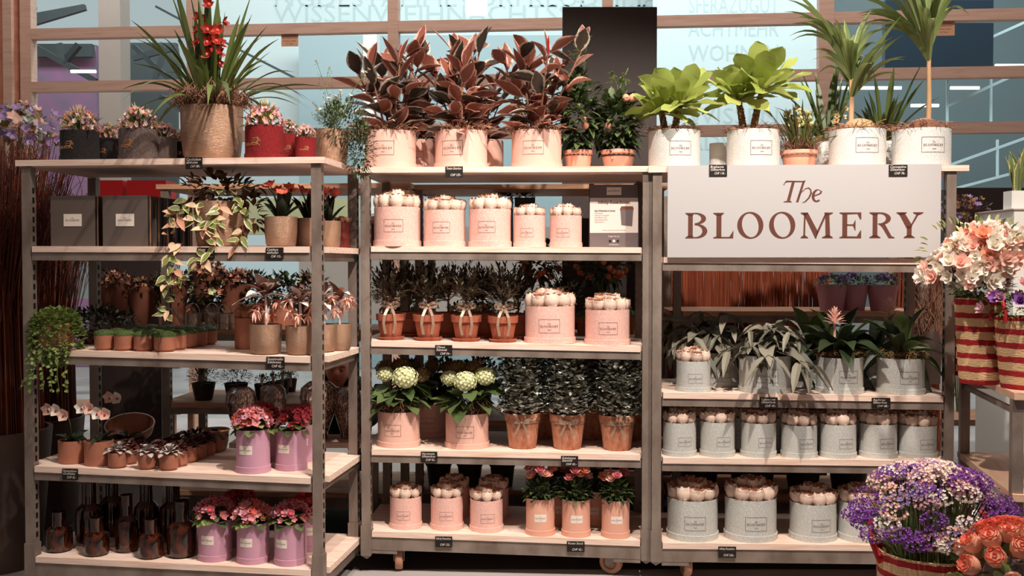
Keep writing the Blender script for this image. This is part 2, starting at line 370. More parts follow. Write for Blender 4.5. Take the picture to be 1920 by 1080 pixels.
def lettering(mb, m, fn, sx, ox=955, oy=423, y0=-1e9):
    """fn maps (x,z) in metres to a 3-D point"""
    def q(p): return fn((p[0]-ox)*sx, (oy-p[1])*sx)
    for p in GP:
        if min(a[1] for a in p) < y0: continue
        mb.add([q(a) for a in p], [tuple(range(len(p)))], m, smooth=False)
    for a, b in GS:
        if min(c[1] for c in a) < y0: continue
        n = len(a); mb.add([q(c) for c in a]+[q(c) for c in b], [(i, i+1, n+i+1, n+i) for i in range(n-1)], m, smooth=False)
def make_label(style):
    """unit-radius wrapped print: 'frame' thin outline, 'plate' white plate; width ~.84 r"""
    mb = MB(); w, h = .84, .54
    def wrap(R): return lambda x, z: (R*sin(x), -R*cos(x), z)
    f = wrap(1.012); n = 10
    if style == 'plate':
        g = wrap(1.008); vs = []; xs = [-w/2+w*i/n for i in range(n+1)]
        for x in xs: vs += [g(x, -h/2), g(x, h/2)]
        mb.add(vs, [(2*i, 2*i+2, 2*i+3, 2*i+1) for i in range(n)], 'label_white')
    else:
        t = .012
        for z0, z1 in ((-h/2, -h/2+t), (h/2-t, h/2)):
            xs = [-w/2+w*i/n for i in range(n+1)]; vs = []
            for x in xs: vs += [f(x, z0), f(x, z1)]
            mb.add(vs, [(2*i, 2*i+2, 2*i+3, 2*i+1) for i in range(n)], 'print')
        for x0, x1 in ((-w/2, -w/2+t), (w/2-t, w/2)): mb.add([f(x0, -h/2), f(x1, -h/2), f(x1, h/2), f(x0, h/2)], [(0, 1, 2, 3)], 'print')
    k = .72/1642
    f = wrap(1.016)
    lettering(mb, 'print', lambda x, z: f(x, z), k, oy=400)
    for i in range(-3, 4): mb.add([f(i*.02-.007, -.155), f(i*.02+.007, -.155), f(i*.02+.007, -.135), f(i*.02-.007, -.135)], [(0, 1, 2, 3)], 'print')
    return mb

# ------------------------------------------------------------ trolleys
W_, D_ = 1.35, .565
TR = {0: ((-2.1394, 4.362), .1292, [(1.903, -.004), (1.529, -.005), (1.072, -.019), (.56, -.019), (.165, -.011)]),
      1: ((-.7063, 4.6598), .0613, [(1.902, -.003), (1.533, -.007), (1.085, -.022), (.581, -.012), (.189, -.025)]),
      2: ((.6411, 4.5553), .0593, [(1.895, -.001), (1.481, -.009), (.862, -.008), (.567, 0), (.178, .008)]),
      3: ((-1.905, 5.42), .06, [(1.885, 0), (1.10, 0), (.70, 0), (.22, 0)]),
      4: ((-.53, 5.45), .05, [(1.885, 0), (1.06, 0), (.60, 0), (.22, 0)]),
      5: ((.87, 5.38), .05, [(1.20, 0), (.80, 0), (.20, 0)])}
def tpos(t, u, v, z):
    (x, y), th, _ = TR[t]; return V((x+u*cos(th)+v*sin(th), y-u*sin(th)+v*cos(th), z))
def shz(t, s, u): z, d = TR[t][2][s]; return z+d*(u/W_-.5)
def proj(p):
    dx, dy, dz = p[0], p[1], p[2]-CAMZ
    d = dy*cos(PITCH)-dz*sin(PITCH); b = dy*sin(PITCH)+dz*cos(PITCH)
    return 960+FPX*dx/d, 540-FPX*b/d, d
def place(t, s, px, v, dz=0):
    """shelf point at depth v (m from the front edge) seen at column px -> position, metres per px"""
    lo, hi = -1.5, 3.0
    for _ in range(40):
        m = (lo+hi)/2
        if proj(tpos(t, m, v, shz(t, s, m)))[0] < px: lo = m
        else: hi = m
    p = tpos(t, lo, v, shz(t, s, lo)+dz); return p, proj(p)[2]/FPX
def at(px, py, d):
    """world point at pixel (px,py) whose forward distance is d"""
    a = (px-960)/FPX*d; b = (540-py)/FPX*d
    return V((a, d*cos(PITCH)+b*sin(PITCH), CAMZ-d*sin(PITCH)+b*cos(PITCH)))

def trolley(t, label, shelves, W=W_, D=D_, top=1.90, wheels=True, wood='pine', topext=(.02, .02)):
    (x, y), th, sh = TR[t]
    o = thing('plant_trolley', label, 'trolley', (x, y, 0), -th)
    def post():
        mb = MB(); w = .042
        mb.box((0, 0, .22), (w, .04, top-.026), 'steel')
        for k in range(60):
            z = .25+k*.042
            if z > top-.1: break
            for xx in (-.0006, w+.0006): mb.box((xx-.0008, .013, z), (xx+.0008, .027, z+.024), 'black')
        return mb
    pm = cached('post%.2f' % top, post)
    def sock():
        mb = MB(); mb.box((-.004, -.004, .085), (.046, .044, .225), 'steel')
        mb.add([(-.004, -.004, .085), (.046, -.004, .085), (.046, .044, .085), (-.004, .044, .085), (.021, .02, .062)], [(0, 4, 1), (1, 4, 2), (2, 4, 3), (3, 4, 0)], 'steel', smooth=False)
        return mb
    skm = cached('sock', sock)
    for u, v in ((0, 0), (W-.042, 0), (0, D-.04), (W-.042, D-.04)):
        p = part('post', pm, o, loc=(u, v, 0)); part('post_socket', skm, p)
    for i, (z, dz) in enumerate(sh):
        tilt = math.atan2(-dz, W)
        first, last = i == 0 and z > 1.7, i == len(sh)-1
        mb = MB(); T = .026
        if first: mb.box((-topext[0], -.012, -T), (W+topext[1], D+.012, 0), wood)
        else:
            mb.box((-.012, .048, -T), (W+.018, D-.045, 0), wood)
            mb.box((.05, -.006, -T), (W-.05, .048, 0), wood); mb.box((.05, D-.045, -T), (W-.05, D, 0), wood)
        zz = z-dz/2
        part('shelf_board', mb, o, loc=(0, 0, zz), rot=(0, tilt, 0))
        if not first:
            r = MB(); hh = .062 if last else .036
            r.box((.046, .0, -T-hh), (W-.046, .018, -T-.001), 'steel'); r.box((.046, D-.02, -T-hh), (W-.046, D-.002, -T-.001), 'steel')
            r.box((.004, .046, -T-hh), (.03, D-.046, -T-.001), 'steel'); r.box((W-.03, .046, -T-hh), (W-.004, D-.046, -T-.001), 'steel')
            if last:
                for a in (.046, W-.17): r.box((a, .002, -T-hh-.018), (a+.124, .016, -T-hh), 'steel')
            part('shelf_rail', r, o, loc=(0, 0, zz), rot=(0, tilt, 0))
    if wheels:
        def cast():
            mb = MB(); mb.box((-.035, -.04, .098), (.035, .04, .106), 'steel')
            mb.box((-.026, -.02, .045), (-.022, .02, .100), 'steel'); mb.box((.022, -.02, .045), (.026, .02, .100), 'steel'); return mb
        def wh():
            mb = MB(); R = Matrix.Rotation(pi/2, 3, 'Y')
            mb.lathe([(0, -.006), (.03, -.008), (.034, -.018), (.05, -.018), (.055, -.012), (.055, .012), (.05, .018), (.034, .018), (.03, .008), (0, .006)], 'wheel_rubber', 28, R=R)
            mb.lathe([(0, -.02), (.012, -.02), (.012, .02), (0, .02)], 'steel', 12, R=R); return mb
        for u, v, rz in ((.165, .07, .15), (W-.18, .07, 1.15), (.14, D-.1, .4), (W-.14, D-.1, .2)):
            c = part('caster', cached('caster', cast), o, loc=(u, v, -.0), rot=(0, 0, rz)); part('wheel', cached('wheel', wh), c, loc=(0, 0, .056))
    return o
trolley(0, 'left plant trolley of grey steel posts holding five pine boards', 5)
trolley(1, 'middle plant trolley between the other two with pink boxes on pine boards', 5)
trolley(2, 'right plant trolley carrying the large white sign and silver boxes', 5, topext=(.02, .05))
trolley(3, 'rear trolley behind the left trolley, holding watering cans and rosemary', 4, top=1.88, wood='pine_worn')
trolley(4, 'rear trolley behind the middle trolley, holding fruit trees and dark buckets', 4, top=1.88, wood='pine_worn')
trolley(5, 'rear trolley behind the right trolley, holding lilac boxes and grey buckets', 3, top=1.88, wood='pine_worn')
# ------------------------------------------------------------ pots (unit radius, unit height) and what grows in them
def pot_mesh(kind, m):
    def f():
        mb = MB()
        if kind == 'hat': pr = [(0, 0), (1.045, 0), (1.045, .15), (1.0, .155), (1, 1), (.95, 1), (.95, .9), (0, .9)]
        elif kind == 'plain': pr = [(0, 0), (.95, 0), (1, .03), (1, 1), (.93, 1), (.93, .9), (0, .9)]
        elif kind == 'bronze': pr = [(0, 0), (.72, 0), (.86, .03), (.93, .12), (1, .5), (1.02, 1), (.95, 1), (.93, .9), (0, .9)]
        elif kind == 'terracotta': pr = [(0, 0), (.66, 0), (.68, .02), (.86, .7), (.97, .72), (1, 1), (.92, 1), (.9, .88), (0, .88)]
        elif kind == 'rustic': pr = [(0, 0), (.70, 0), (.76, .05), (.93, .78), (1, .82), (1, .99), (.95, 1), (.9, .9), (0, .88)]
        elif kind == 'foot': pr = [(0, 0), (.80, 0), (.80, .12), (.97, .14), (1, .2), (1, 1), (.92, 1), (.92, .9), (0, .9)]
        elif kind == 'taper': pr = [(0, 0), (.72, 0), (1, 1), (.95, 1), (.93, .92), (0, .92)]
        mb.lathe(pr, m, 44); return mb
    return cached('pot_'+kind+m, f)
def soil(o, r, h, m='soil'):
    def f():
        mb = MB(); mb.lathe([(1, -.3), (1, 0), (.7, .06), (0, .1)], m, 20); return mb
    part('soil', cached('soil'+m, f), o, loc=(0, 0, h*.93), sc=(r*.93, r*.93, r))
def drymoss(o, r, h, seed=0, m='moss_dry', n=260, H=.5, sr=None):
    def f():
        mb = MB(); rr = random.Random(seed)
        for i in range(n):
            a = rr.uniform(0, 2*pi); q = sqrt(rr.random())*1.0; c = V((q*cos(a), q*sin(a), rr.uniform(-.12, .1*H+.12*(1-q))))
            d = V((cos(a+rr.uniform(-1.6, 1.6)), sin(a+rr.uniform(-1.6, 1.6)), rr.uniform(-.1, .7)))*rr.uniform(.2, .45)
            s_ = V((rr.uniform(-.1, .1), rr.uniform(-.1, .1), rr.uniform(.05, .25)))*H*2
            mb.tube([c, c+d*.5+s_*.6, c+d+s_*.1], .012, m, 3)
        return mb
    mm = cached('dmoss%d%s%d' % (seed, m, n), f); soil(o, sr or r*.98, h, 'moss_dry'); part('dry_moss', mm, o, loc=(0, 0, h), sc=r)

STY = {'pg': ('hat', 'pink_glitter', 'frame'), 'pm': ('hat', 'pink_matte', 'frame'), 'sa': ('hat', 'salmon', 'plate'),
       'sg': ('hat', 'silver_glitter', 'frame'), 'sl': ('plain', 'silver_light', 'frame'), 'li': ('hat', 'lilac', 'plate'),
       'vb': ('hat', 'velvet_black', 'fleur'), 'vg': ('hat', 'velvet_grey', 'fleur'), 'vr': ('hat', 'velvet_red', 'fleur'),
       'br': ('bronze', 'bronze', None), 'tc': ('terracotta', 'terracotta', None), 'ru': ('rustic', 'terracotta_pale', None),
       'cu': ('foot', 'copper', None), 'dr': ('plain', 'dark_red', None), 'cp': ('plain', 'copper', None), 'zt': ('taper', 'steel_dark', None),
       'sp': ('rustic', 'salmon', None)}
def fleur():
    mb = MB(); f = lambda x, z: (1.02*sin(x), -1.02*cos(x), z)
    bx = text_mesh('FLEUROP', .20, 'CENTER', 0, 'gold', .006)
    vs = [f(v.co.x-.08, v.co.y-.12) for v in bx.vertices]; mb.add(vs, [tuple(p.vertices) for p in bx.polygons], 'gold', smooth=False)
    def st(pts, w):      # running messenger with a bouquet, as ribbon strokes
        for (a, b), (c, d) in zip(pts, pts[1:]):
            L = math.hypot(c-a, d-b); nx, ny = -(d-b)/L*w, (c-a)/L*w
            mb.add([f(a-nx, b-ny), f(a+nx, b+ny), f(c+nx, d+ny), f(c-nx, d-ny)], [(0, 1, 2, 3)], 'gold')
    st([(.27, .24), (.33, .28), (.37, .24)], .035); st([(.37, .22), (.33, .08), (.26, .0)], .04); st([(.26, .0), (.36, -.06), (.42, -.14)], .026)
    st([(.26, .0), (.12, .04), (.0, .03)], .024); st([(.36, .2), (.46, .16), (.44, .05)], .018); st([(.34, .22), (.18, .26), (.04, .22)], .022); st([(.28, .14), (.12, .15), (-.02, .12)], .014)
    return mb
def pot(o, style, r, h, lz=.45, lrot=0):
    kind, m, lab = STY[style]
    p = part('pot' if kind not in ('hat', 'plain') else 'box', pot_mesh(kind, m), o, sc=(r, r, h))
    if lab == 'fleur': part('emblem', cached('fleur', fleur), o, loc=(0, 0, h*.45), rot=(0, 0, lrot), sc=r)
    elif lab: part('brand_label', cached('lab_'+lab, lambda: make_label(lab)), o, loc=(0, 0, h*lz), rot=(0, 0, lrot), sc=r*1.0)
def potted(name, label, cat, t, s, px, v, w, h, style, group=None, lrot=0, lz=.45, rz=None, dz=0):
    p, k = place(t, s, px, v, dz)
    r = w*k/2; H = h*k
    th = TR[t][1]
    o = thing(name, label, cat, p, -th if rz is None else rz, group)
    pot(o, style, r/1.045 if STY[style][0] == 'hat' else r, H, lz, lrot)
    return o, r, H
R3 = lambda a, b: rnd.uniform(a, b)
def sph(el0, el1, rr=rnd, a0=0, a1=2*pi):
    a = rr.uniform(a0, a1); e = radians(rr.uniform(el0, el1)); return V((cos(a)*cos(e), sin(a)*cos(e), sin(e)))

# ---- roses
def rose_mesh(m_out, m_in=None, full=True, key=''):
    def f():
        mb = MB(); m_in_ = m_in or m_out
        mb.lathe([(0, -.8), (.6, -.75), (.86, -.35), (.92, .1), (.84, .5), (.6, .62), (.3, .55), (0, .5)], m_out, 14)
        for ring, (n, R, L, W, z, op) in enumerate([(5, .34, 1.4, 1.15, -.72, .30), (5, .30, 1.3, 1.0, -.5, .24), (6, .24, .75, .75, .12, .30), (6, .16, .62, .66, .24, .26), (4, .04, .5, .4, .3, .1)]):
            for i in range(n):
                a = 2*pi*i/n+ring*.6; d = V((cos(a)*op, sin(a)*op, 1)).normalized()
                mb.leaf((cos(a)*R*2.0, sin(a)*R*2.0, z), d, L, W, m_out if ring < 2 else m_in_, bend=0, seg=4, prof='round', fold=.4, up=(-cos(a), -sin(a), .2), curl=(.10 if ring < 2 else -.25))
        return mb
    return cached('rose'+m_out+(m_in or '')+key, f)
def roses(o, r, h, n=8, m='rose_cream', rr=.34, inner='rose_tan', up=.32):  # tan inner petals put the shade on cream rose tops into the colour
    """a packed dome of preserved roses"""
    mesh = rose_mesh(m, inner)
    soil(o, r, h, 'kraft')
    m2 = max(1, int(n)); k = 0
    rings = [(m2, 1-rr*.95)] + ([(max(3, m2-5), (1-rr*.95)*.42)] if m2 > 5 else [(1, 0)])
    for cnt, R in rings:
        for i in range(cnt):
            a = -pi/2+2*pi*(i+.15)/cnt
            part('rose', mesh, o, loc=(R*r*cos(a), R*r*sin(a), h+r*rr*(up+.38)+(0 if k == 0 else r*.2)), rot=(-.16*sin(a)*1, .16*cos(a), R3(0, 6)), sc=r*rr*R3(.98, 1.08))
        k += 1
    def exc():
        mb = MB(); rr_ = random.Random(3)
        for i in range(16):
            a = rr_.uniform(0, 2*pi); c = V((cos(a)*.9, sin(a)*.9, 0)); mb.tube([c, c*1.08+V((0, 0, .08)), c*1.15+V((0, 0, rr_.uniform(-.05, .15)))], .008, 'moss_dry', 3)
        return mb
    part('wood_wool', cached('wool', exc), o, loc=(0, 0, h), sc=r)

def m_ficus(seed):
    mb = MB(); r = random.Random(seed)
    for sidx in range(7):
        a = sidx*1.05+r.uniform(-.3, .3); lean = r.uniform(.12, .62); H = r.uniform(.22, .34)
        top = V((cos(a)*lean*H, sin(a)*lean*H, H)); base = V((cos(a)*.02, sin(a)*.02, -.03))
        mb.tube([base, (base+top)/2+V((0, 0, .01)), top], .005, 'trunk', 6, .0035)
        for i in range(12):
            t = .12+.88*i/11; c = base.lerp(top, t); b = i*2.4+a
            e = radians(r.uniform(-8, 30)+t*t*42); d = V((cos(b)*cos(e), sin(b)*cos(e), sin(e)))
            mb.tube([c, c+d*.02], .002, 'stem_red', 4)
            mb.leaf(c+d*.018, d, r.uniform(.11, .145), r.uniform(.056, .07), 'ficus' if r.random() < .72 else 'ficus_green', bend=r.uniform(-.1, .3), seg=6, prof='ov', fold=r.uniform(.1, .5), twist=r.uniform(-.7, .7))
        d = V((cos(a)*.2, sin(a)*.2, 1)); mb.leaf(top, d, .075, .014, 'ficus_red', bend=0, seg=3, prof='lance', fold=.8)
        mb.leaf(top, d+V((.3, .1, 0)), .10, .05, 'ficus', bend=-.05, seg=5, fold=.4)
    return mb
def m_brig(seed, lean=0, hh=.15):
    mb = MB(); r = random.Random(seed)
    return mb
def m_cabbage_crown(seed, S=1):
    mb = MB(); r = random.Random(seed)
    for i in range(32):
        a = i*2.39996; e = radians(86-i*3.1); d = V((cos(a)*cos(e), sin(a)*cos(e), sin(e)))
        L = S*r.uniform(.17, .225)*(1 if i > 4 else .7)
        mb.leaf((0, 0, 0), d, L, L*.44, 'lime', bend=r.uniform(-.05, .15)+(.1 if i > 22 else 0), seg=9, prof='spat', fold=r.uniform(.1, .4), twist=r.uniform(-.7, .7), wave=.06)
        mb.tube([(0, 0, 0), d*L*.25, d*L*.5-V((0, 0, .02*L))], .0028, 'fl_yellowgreen', 4, .0012)
    return mb
def m_trunk(L, r0, r1, lean, m='trunk'):
    mb = MB(); n = 16
    mb.tube([(lean*L*(i/n)**1.5, 0, L*i/n) for i in range(n+1)], r0, m, 12, r1)
    for k in range(90):     # leaf scars
        t = k/90; a = k*2.4; c = V((lean*L*t**1.5+cos(a)*(r0+(r1-r0)*t), sin(a)*(r0+(r1-r0)*t), L*t))
        mb.leaf(c, (cos(a)*.25, sin(a)*.25, 1), .012, .014, 'palmtrunk' if k % 2 else 'trunk', bend=0, seg=1)
    return mb
def m_straps(seed, n, L0, L1, W, m='strap', spread=50, base=.03, droop=(.1, .5), emin=35, emax=88):
    mb = MB(); r = random.Random(seed)
    for i in range(n):
        a = r.uniform(0, 2*pi); e = radians(r.uniform(emin, emax)); d = V((cos(a)*cos(e), sin(a)*cos(e), sin(e)))
        q = r.uniform(.2, 1)*base
        mb.leaf((cos(a)*q, sin(a)*q, -.01), d, r.uniform(L0, L1), W*r.uniform(.8, 1.15), m, bend=r.uniform(*droop)*(1.4-sin(e)), seg=10, prof='strap', fold=.5, twist=r.uniform(-.5, .5))
    return mb
def m_orchid_spike(m, n=7, L=.3, s=.022, lean=.1, mcol='fl_white'):
    mb = MB(); pts = [V((lean*L*t*t*1.2, 0, L*t)) for t in [i/8 for i in range(9)]]; mb.tube(pts, .0025, 'stem_red', 5)
    for i in range(n):
        t = 1-i*.42/n; p = pts[int(t*8)]; a = i*2.1
        c = p+V((cos(a), sin(a), 0))*.022; d = V((cos(a)*.6, -.8, .2))
        mb.tube([p, c], .0012, 'stalk', 3)
        mb.flower(c, 5, d, s, s*.6, m, open_=.85, seg=3, ph=i); mb.blob(c+d.normalized()*.006, s*.24, mcol, 6, 4)
    return mb
def m_cloud(seed, n, R, H, L, W, m, z0=0, prof='lance', seg=1, shell=.3, bend=.2, emin=-30, emax=80, m2=None, p2=.3, sx=1, sy=1, stems=0, stemm='trunk', cyl=False):
    """foliage mass: leaves on a soft ellipsoid (or column) of radius R, height H"""
    mb = MB(); r = random.Random(seed)
    for i in range(n):
        if cyl:
            a = r.uniform(0, 2*pi); q = R*sqrt(r.uniform(shell, 1)); c = V((q*cos(a)*sx, q*sin(a)*sy, z0+H*r.random())); out = V((cos(a), sin(a), r.uniform(-.2, .9)))
        else:
            d0 = sph(-90, 90, r) if False else V((r.gauss(0, 1), r.gauss(0, 1), r.gauss(0, 1))).normalized(); q = r.uniform(shell, 1)**.5
            c = V((d0.x*R*q*sx, d0.y*R*q*sy, z0+H/2+d0.z*H/2*q)); out = d0
        d = (out*.9+V((r.uniform(-.6, .6), r.uniform(-.6, .6), r.uniform(-.3, .8)))).normalized()
        mb.leaf(c, d, L*r.uniform(.7, 1.2), W*r.uniform(.8, 1.2), m2 if m2 and r.random() < p2 else m, bend=bend*r.random(), seg=seg, prof=prof, fold=.3)
    for i in range(stems):
        a = 2*pi*i/max(1, stems); mb.tube([(cos(a)*.008, sin(a)*.008, 0), (cos(a)*R*.3, sin(a)*R*.3, z0*.7+.01), (cos(a)*R*.6, sin(a)*R*.6, z0+H*.5)], .0035, stemm, 5, .0015)
    return mb
def m_olive(seed):
    mb = MB(); r = random.Random(seed)
    mb.tube([(0, 0, -.02), (.004, .002, .04), (-.002, 0, .09)], .006, 'trunk', 7, .005)
    for i in range(46):
        a = r.uniform(0, 2*pi); e = radians(r.uniform(0, 85)); d = V((cos(a)*cos(e), sin(a)*cos(e), sin(e))); b = V((0, 0, r.uniform(.05, .1))); L = r.uniform(.08, .15)*(1.0 if e > .7 else .85)
        tip = b+d*L+V((0, 0, .02)); mb.tube([b, b+d*L*.5+V((0, 0, .004)), tip], .0016, 'trunk', 4, .0008)
        for k in range(13):
            t = .25+.8*k/12; c = b.lerp(tip, t); q = (d*.6+V((r.uniform(-.7, .7), r.uniform(-.7, .7), r.uniform(-.2, .7)))).normalized()
            mb.leaf(c, q, r.uniform(.032, .05), .0125, 'olive', bend=.1, seg=1)
    return mb
def m_bow():
    mb = MB()
    def rib(pts, w):
        pts = [V(p) for p in pts]
        for a, b in zip(pts, pts[1:]):
            d = (b-a).normalized(); s_ = d.cross(V((0, -1, 0))).normalized()*w
            mb.add([a-s_, a+s_, b+s_, b-s_], [(0, 1, 2, 3)], 'ribbon')
    for sg in (-1, 1):
        rib([(0, 0, 0), (sg*.012, -.006, .010), (sg*.03, -.004, .013), (sg*.036, 0, .0), (sg*.02, -.003, -.006), (0, 0, 0)], .006)
        rib([(0, -.002, 0), (sg*.010, -.02, -.015), (sg*.02, -.034, -.04), (sg*.024, -.038, -.075), (sg*.016, -.036, -.115)], .0055)
    mb.blob((0, -.004, 0), .008, 'ribbon'); return mb
def m_bow_flat(r):
    mb = MB(); n = 32
    vs = []; 
    for i in range(n): a = 2*pi*i/n; vs += [(cos(a), sin(a), -.08), (cos(a), sin(a), .08)]
    mb.add(vs, [(2*i, (2*i+2) % (2*n), (2*i+3) % (2*n), 2*i+1) for i in range(n)], 'ribbon')
    for sg in (-1, 1):
        vs = []
        for x, z, w in ((0, 0, .03), (.22, .12, .09), (.42, .16, .10), (.46, .02, .05), (.2, -.04, .05), (0, 0, .03)):
            vs += [(sg*x, -1.05-.04*(x > .1), z-w), (sg*x, -1.05-.04*(x > .1), z+w)]
        mb.add(vs, [(2*i, 2*i+2, 2*i+3, 2*i+1) for i in range(5)], 'ribbon')
        mb.add([(sg*.02, -1.07, 0), (sg*.10, -1.07, .02), (sg*.42, -1.02, -.62), (sg*.30, -1.04, -.72)], [(0, 1, 2, 3)], 'ribbon')
    mb.blob((0, -1.08, 0), .07, 'ribbon'); return mb
def m_hydra_head(m):
    mb = MB(); r = random.Random(4)
    mb.blob((0, 0, 0), .8, m, 10, 6)
    for i in range(110):
        z = 1-2*(i+.5)/110
        if z < -.55: continue
        a = i*2.39996; q = sqrt(1-z*z); d = V((q*cos(a), q*sin(a), z*.85)); c = d*r.uniform(.86, .98)
        mb.flower(c, 4, d+V((r.uniform(-.2, .2),)*3), .19, .19, m, open_=.95, seg=1, prof='round', ph=r.uniform(0, 1))
    return mb
def m_hydra_leaves(seed, R=.13, n=34, z0=0, H=.12, m='green'):
    mb = MB(); r = random.Random(seed)
    for i in range(n):
        a = i*2.4; e = radians(r.uniform(-25, 45)); q = r.uniform(.25, .62)*R; c = V((q*cos(a), q*sin(a), z0+r.uniform(.1, 1)*H)); d = V((cos(a)*cos(e), sin(a)*cos(e), sin(e)))
        mb.tube([(0, 0, 0), c], .002, 'stalk', 4)
        mb.leaf(c, d, r.uniform(.085, .115), r.uniform(.075, .095), m, bend=r.uniform(.15, .45), seg=5, fold=.25, twist=r.uniform(-.5, .5), wave=.03)
    return mb
def m_blossoms(seed, n, R, H, s, mats, z0=0, petals=5, core=None, layers=1, shell=.5, emin=-10, sq=1):
    mb = MB(); r = random.Random(seed)
    for i in range(n):
        a = r.uniform(0, 2*pi); e = radians(r.uniform(emin, 88)); q = sqrt(r.uniform(shell, 1)); d = V((cos(a)*cos(e), sin(a)*cos(e), sin(e)))
        c = V((d.x*R*q, d.y*R*q*sq, z0+d.z*H*q)); m = mats[int(r.random()**1.3*len(mats))]; k = s*r.uniform(.75, 1.25); dd = (d+V((0, -.25, .15))).normalized()
        for L in range(layers):
            mb.flower(c, petals, dd, k*(1-L*.25), k*.85*(1-L*.2), m, open_=.9-.35*L, seg=2, ph=r.uniform(0, 1))
        if core: mb.blob(c+dd*k*.15, k*.15, core, 5, 3)
    return mb
def m_stag(seed, n=16, L0=.17, L1=.31):
    mb = MB(); r = random.Random(seed)
    for i in range(n):
        a = i*2.4+r.uniform(-.2, .2); e = radians(r.uniform(15, 75)); d = V((cos(a)*cos(e), sin(a)*cos(e), sin(e))); L = r.uniform(L0, L1); W = L*.27
        b = r.uniform(.35, 1.0); up = V((0, 0, 1)); side = d.cross(up).normalized(); tip = d*L-V((0, 0, b*L))
        mb.leaf((0, 0, 0), d, L, W*.9, 'stag', bend=b, seg=12, prof='strap', fold=.6, wave=.13, twist=r.uniform(-.5, .5))
        for sg in (-1, 1):
            c = d*L*.78-V((0, 0, b*L*.6)); t = (d*.5+side*sg*.7-V((0, 0, b*.8+.1))).normalized()
            mb.leaf(c, t, L*.45, W*.5, 'stag', bend=.6, seg=5, prof='lance', fold=.5, wave=.08)
    return mb
def m_brom(seed, n=15, L=.34, W=.066):
    mb = MB(); r = random.Random(seed)
    for i in range(n):
        a = i*2.4+r.uniform(-.2, .2); e = radians(r.uniform(14, 78)); d = V((cos(a)*cos(e), sin(a)*cos(e), sin(e)))
        mb.leaf(d*.01, d, L*r.uniform(.75, 1.1), W*r.uniform(.8, 1.2), 'green' if r.random() < .45 else 'green_dark', bend=r.uniform(.6, 1.35)*(1.35-sin(e)), seg=10, prof='strap', fold=.45, twist=r.uniform(-.4, .4))
    return mb
def m_bromflower():
    mb = MB(); r = random.Random(2)
    mb.tube([(0, 0, 0), (0, 0, .17)], .006, 'fl_blush', 6)
    for i in range(34):
        a = i*2.4; e = radians(10+i*2.2); d = V((cos(a)*cos(e), sin(a)*cos(e), sin(e))); mb.leaf((0, 0, .15+i*.001), d, .06, .014, 'fl_blush', bend=.1, seg=3, prof='lance', fold=.5)
    return mb
def m_minirose_leaves(seed): 
    return m_cloud(seed, 340, .072, .10, .036, .019, 'green_dark', z0=-.015, seg=1, shell=.2, m2='green', p2=.4, stems=5, stemm='stalk')
def m_velvet_bouquet(seed, mats, green='green_fresh'):
    mb = m_blossoms(seed, 170, .98, .66, .13, mats, z0=.12, petals=5, core='fl_blush', shell=.55, emin=-5); r = random.Random(seed)
    for i in range(36):
        d = sph(5, 85, r); mb.leaf(V((d.x*.4, d.y*.4, .05)), d, r.uniform(.8, 1.2), .17, green if i % 3 else 'green', bend=.2, seg=5, prof='lance', fold=.4)
    for i in range(14):
        d = sph(25, 80, r); mb.leaf(V((d.x*.75, d.y*.75, .5*d.z+.2)), d, .34, .10, 'fl_yellowgreen' if i % 2 else 'fl_blush', bend=0, seg=4, prof='lance', fold=.9)
    return mb
def m_vine(pts, L, W, mats, seed, n=3, r0=.0016, stem='stem_red'):
    mb = MB(); r = random.Random(seed); mb.tube(pts, r0, stem, 4)
    for a, b in zip(pts, pts[1:]):
        a = V(a); b = V(b)
        for k in range(n):
            c = a.lerp(b, r.random()); d = V((r.uniform(-1, 1), r.uniform(-.9, .1), r.uniform(-.8, .4)))
            mb.leaf(c, d, L*r.uniform(.7, 1.15), W*r.uniform(.8, 1.1), r.choice(mats), bend=.25, seg=5, fold=.3, up=(0, -1, .6))
    return mb

# ============================================================ LEFT TROLLEY
BL = ['fl_blush', 'fl_mauve', 'fl_blush', 'fl_peach', 'fl_white']
for px, v, w, h, st, lr, lb, sd in [
    (150, .08, 72, 56, 'vb', -.25, 'wide black velvet flower box with blush bouquet at the left end of the top board', 11),
    (203, .20, 46, 47, 'vb', -.1, 'small black velvet flower box squeezed between the wide black box and the grey box', 12),
    (260, .08, 73, 58, 'vg', -.25, 'wide grey velvet flower box with gold emblem and lilac pink blossoms', 13),
    (309, .16, 46, 46, 'vg', -.75, 'small grey velvet flower box right of the wide grey velvet box', 14),
    (340, .26, 36, 42, 'vb', 0, 'small dark velvet flower box half hidden by the big bronze pot', 15),
    (496, .08, 74, 61, 'vr', -.3, 'wide red velvet flower box with gold emblem, right of the big bronze pot', 16),
    (540, .20, 46, 52, 'vr', .2, 'small red velvet flower box in the middle of the three red ones', 17),
    (573, .12, 40, 42, 'vr', .2, 'small red velvet flower box rightmost of the three red ones', 18)]:
    o, r, H = potted('velvet_flower_box', lb, 'flower box', 0, 0, px, v, w, h, st, 'velvet flower boxes on the left top board', lr)
    part('bouquet', cached('vbq%d' % (sd % 4), lambda: m_velvet_bouquet(sd, BL if sd % 2 else ['fl_mauve', 'fl_blush', 'fl_mauve', 'fl_peach'])), o, loc=(0, 0, H), sc=(r, r, r*1.4), rot=(0, 0, R3(0, 6)))
o, r, H = potted('potted_cymbidium', 'large ribbed bronze pot with strap leaves and red orchid blooms, on the top board', 'potted plant', 0, 0, 398, .14, 112, 100, 'br')
drymoss(o, r*1.0, H*1.0, 1, H=1.9, n=1100, sr=r*.92)
part('foliage', m_straps(5, 54, .36, .60, .024, base=.07, droop=(.3, 1.1), emin=32), o, loc=(0, 0, H))
part('foliage', m_straps(6, 16, .42, .62, .034, base=.04, droop=(.0, .12), emin=68), o, loc=(0, 0, H))
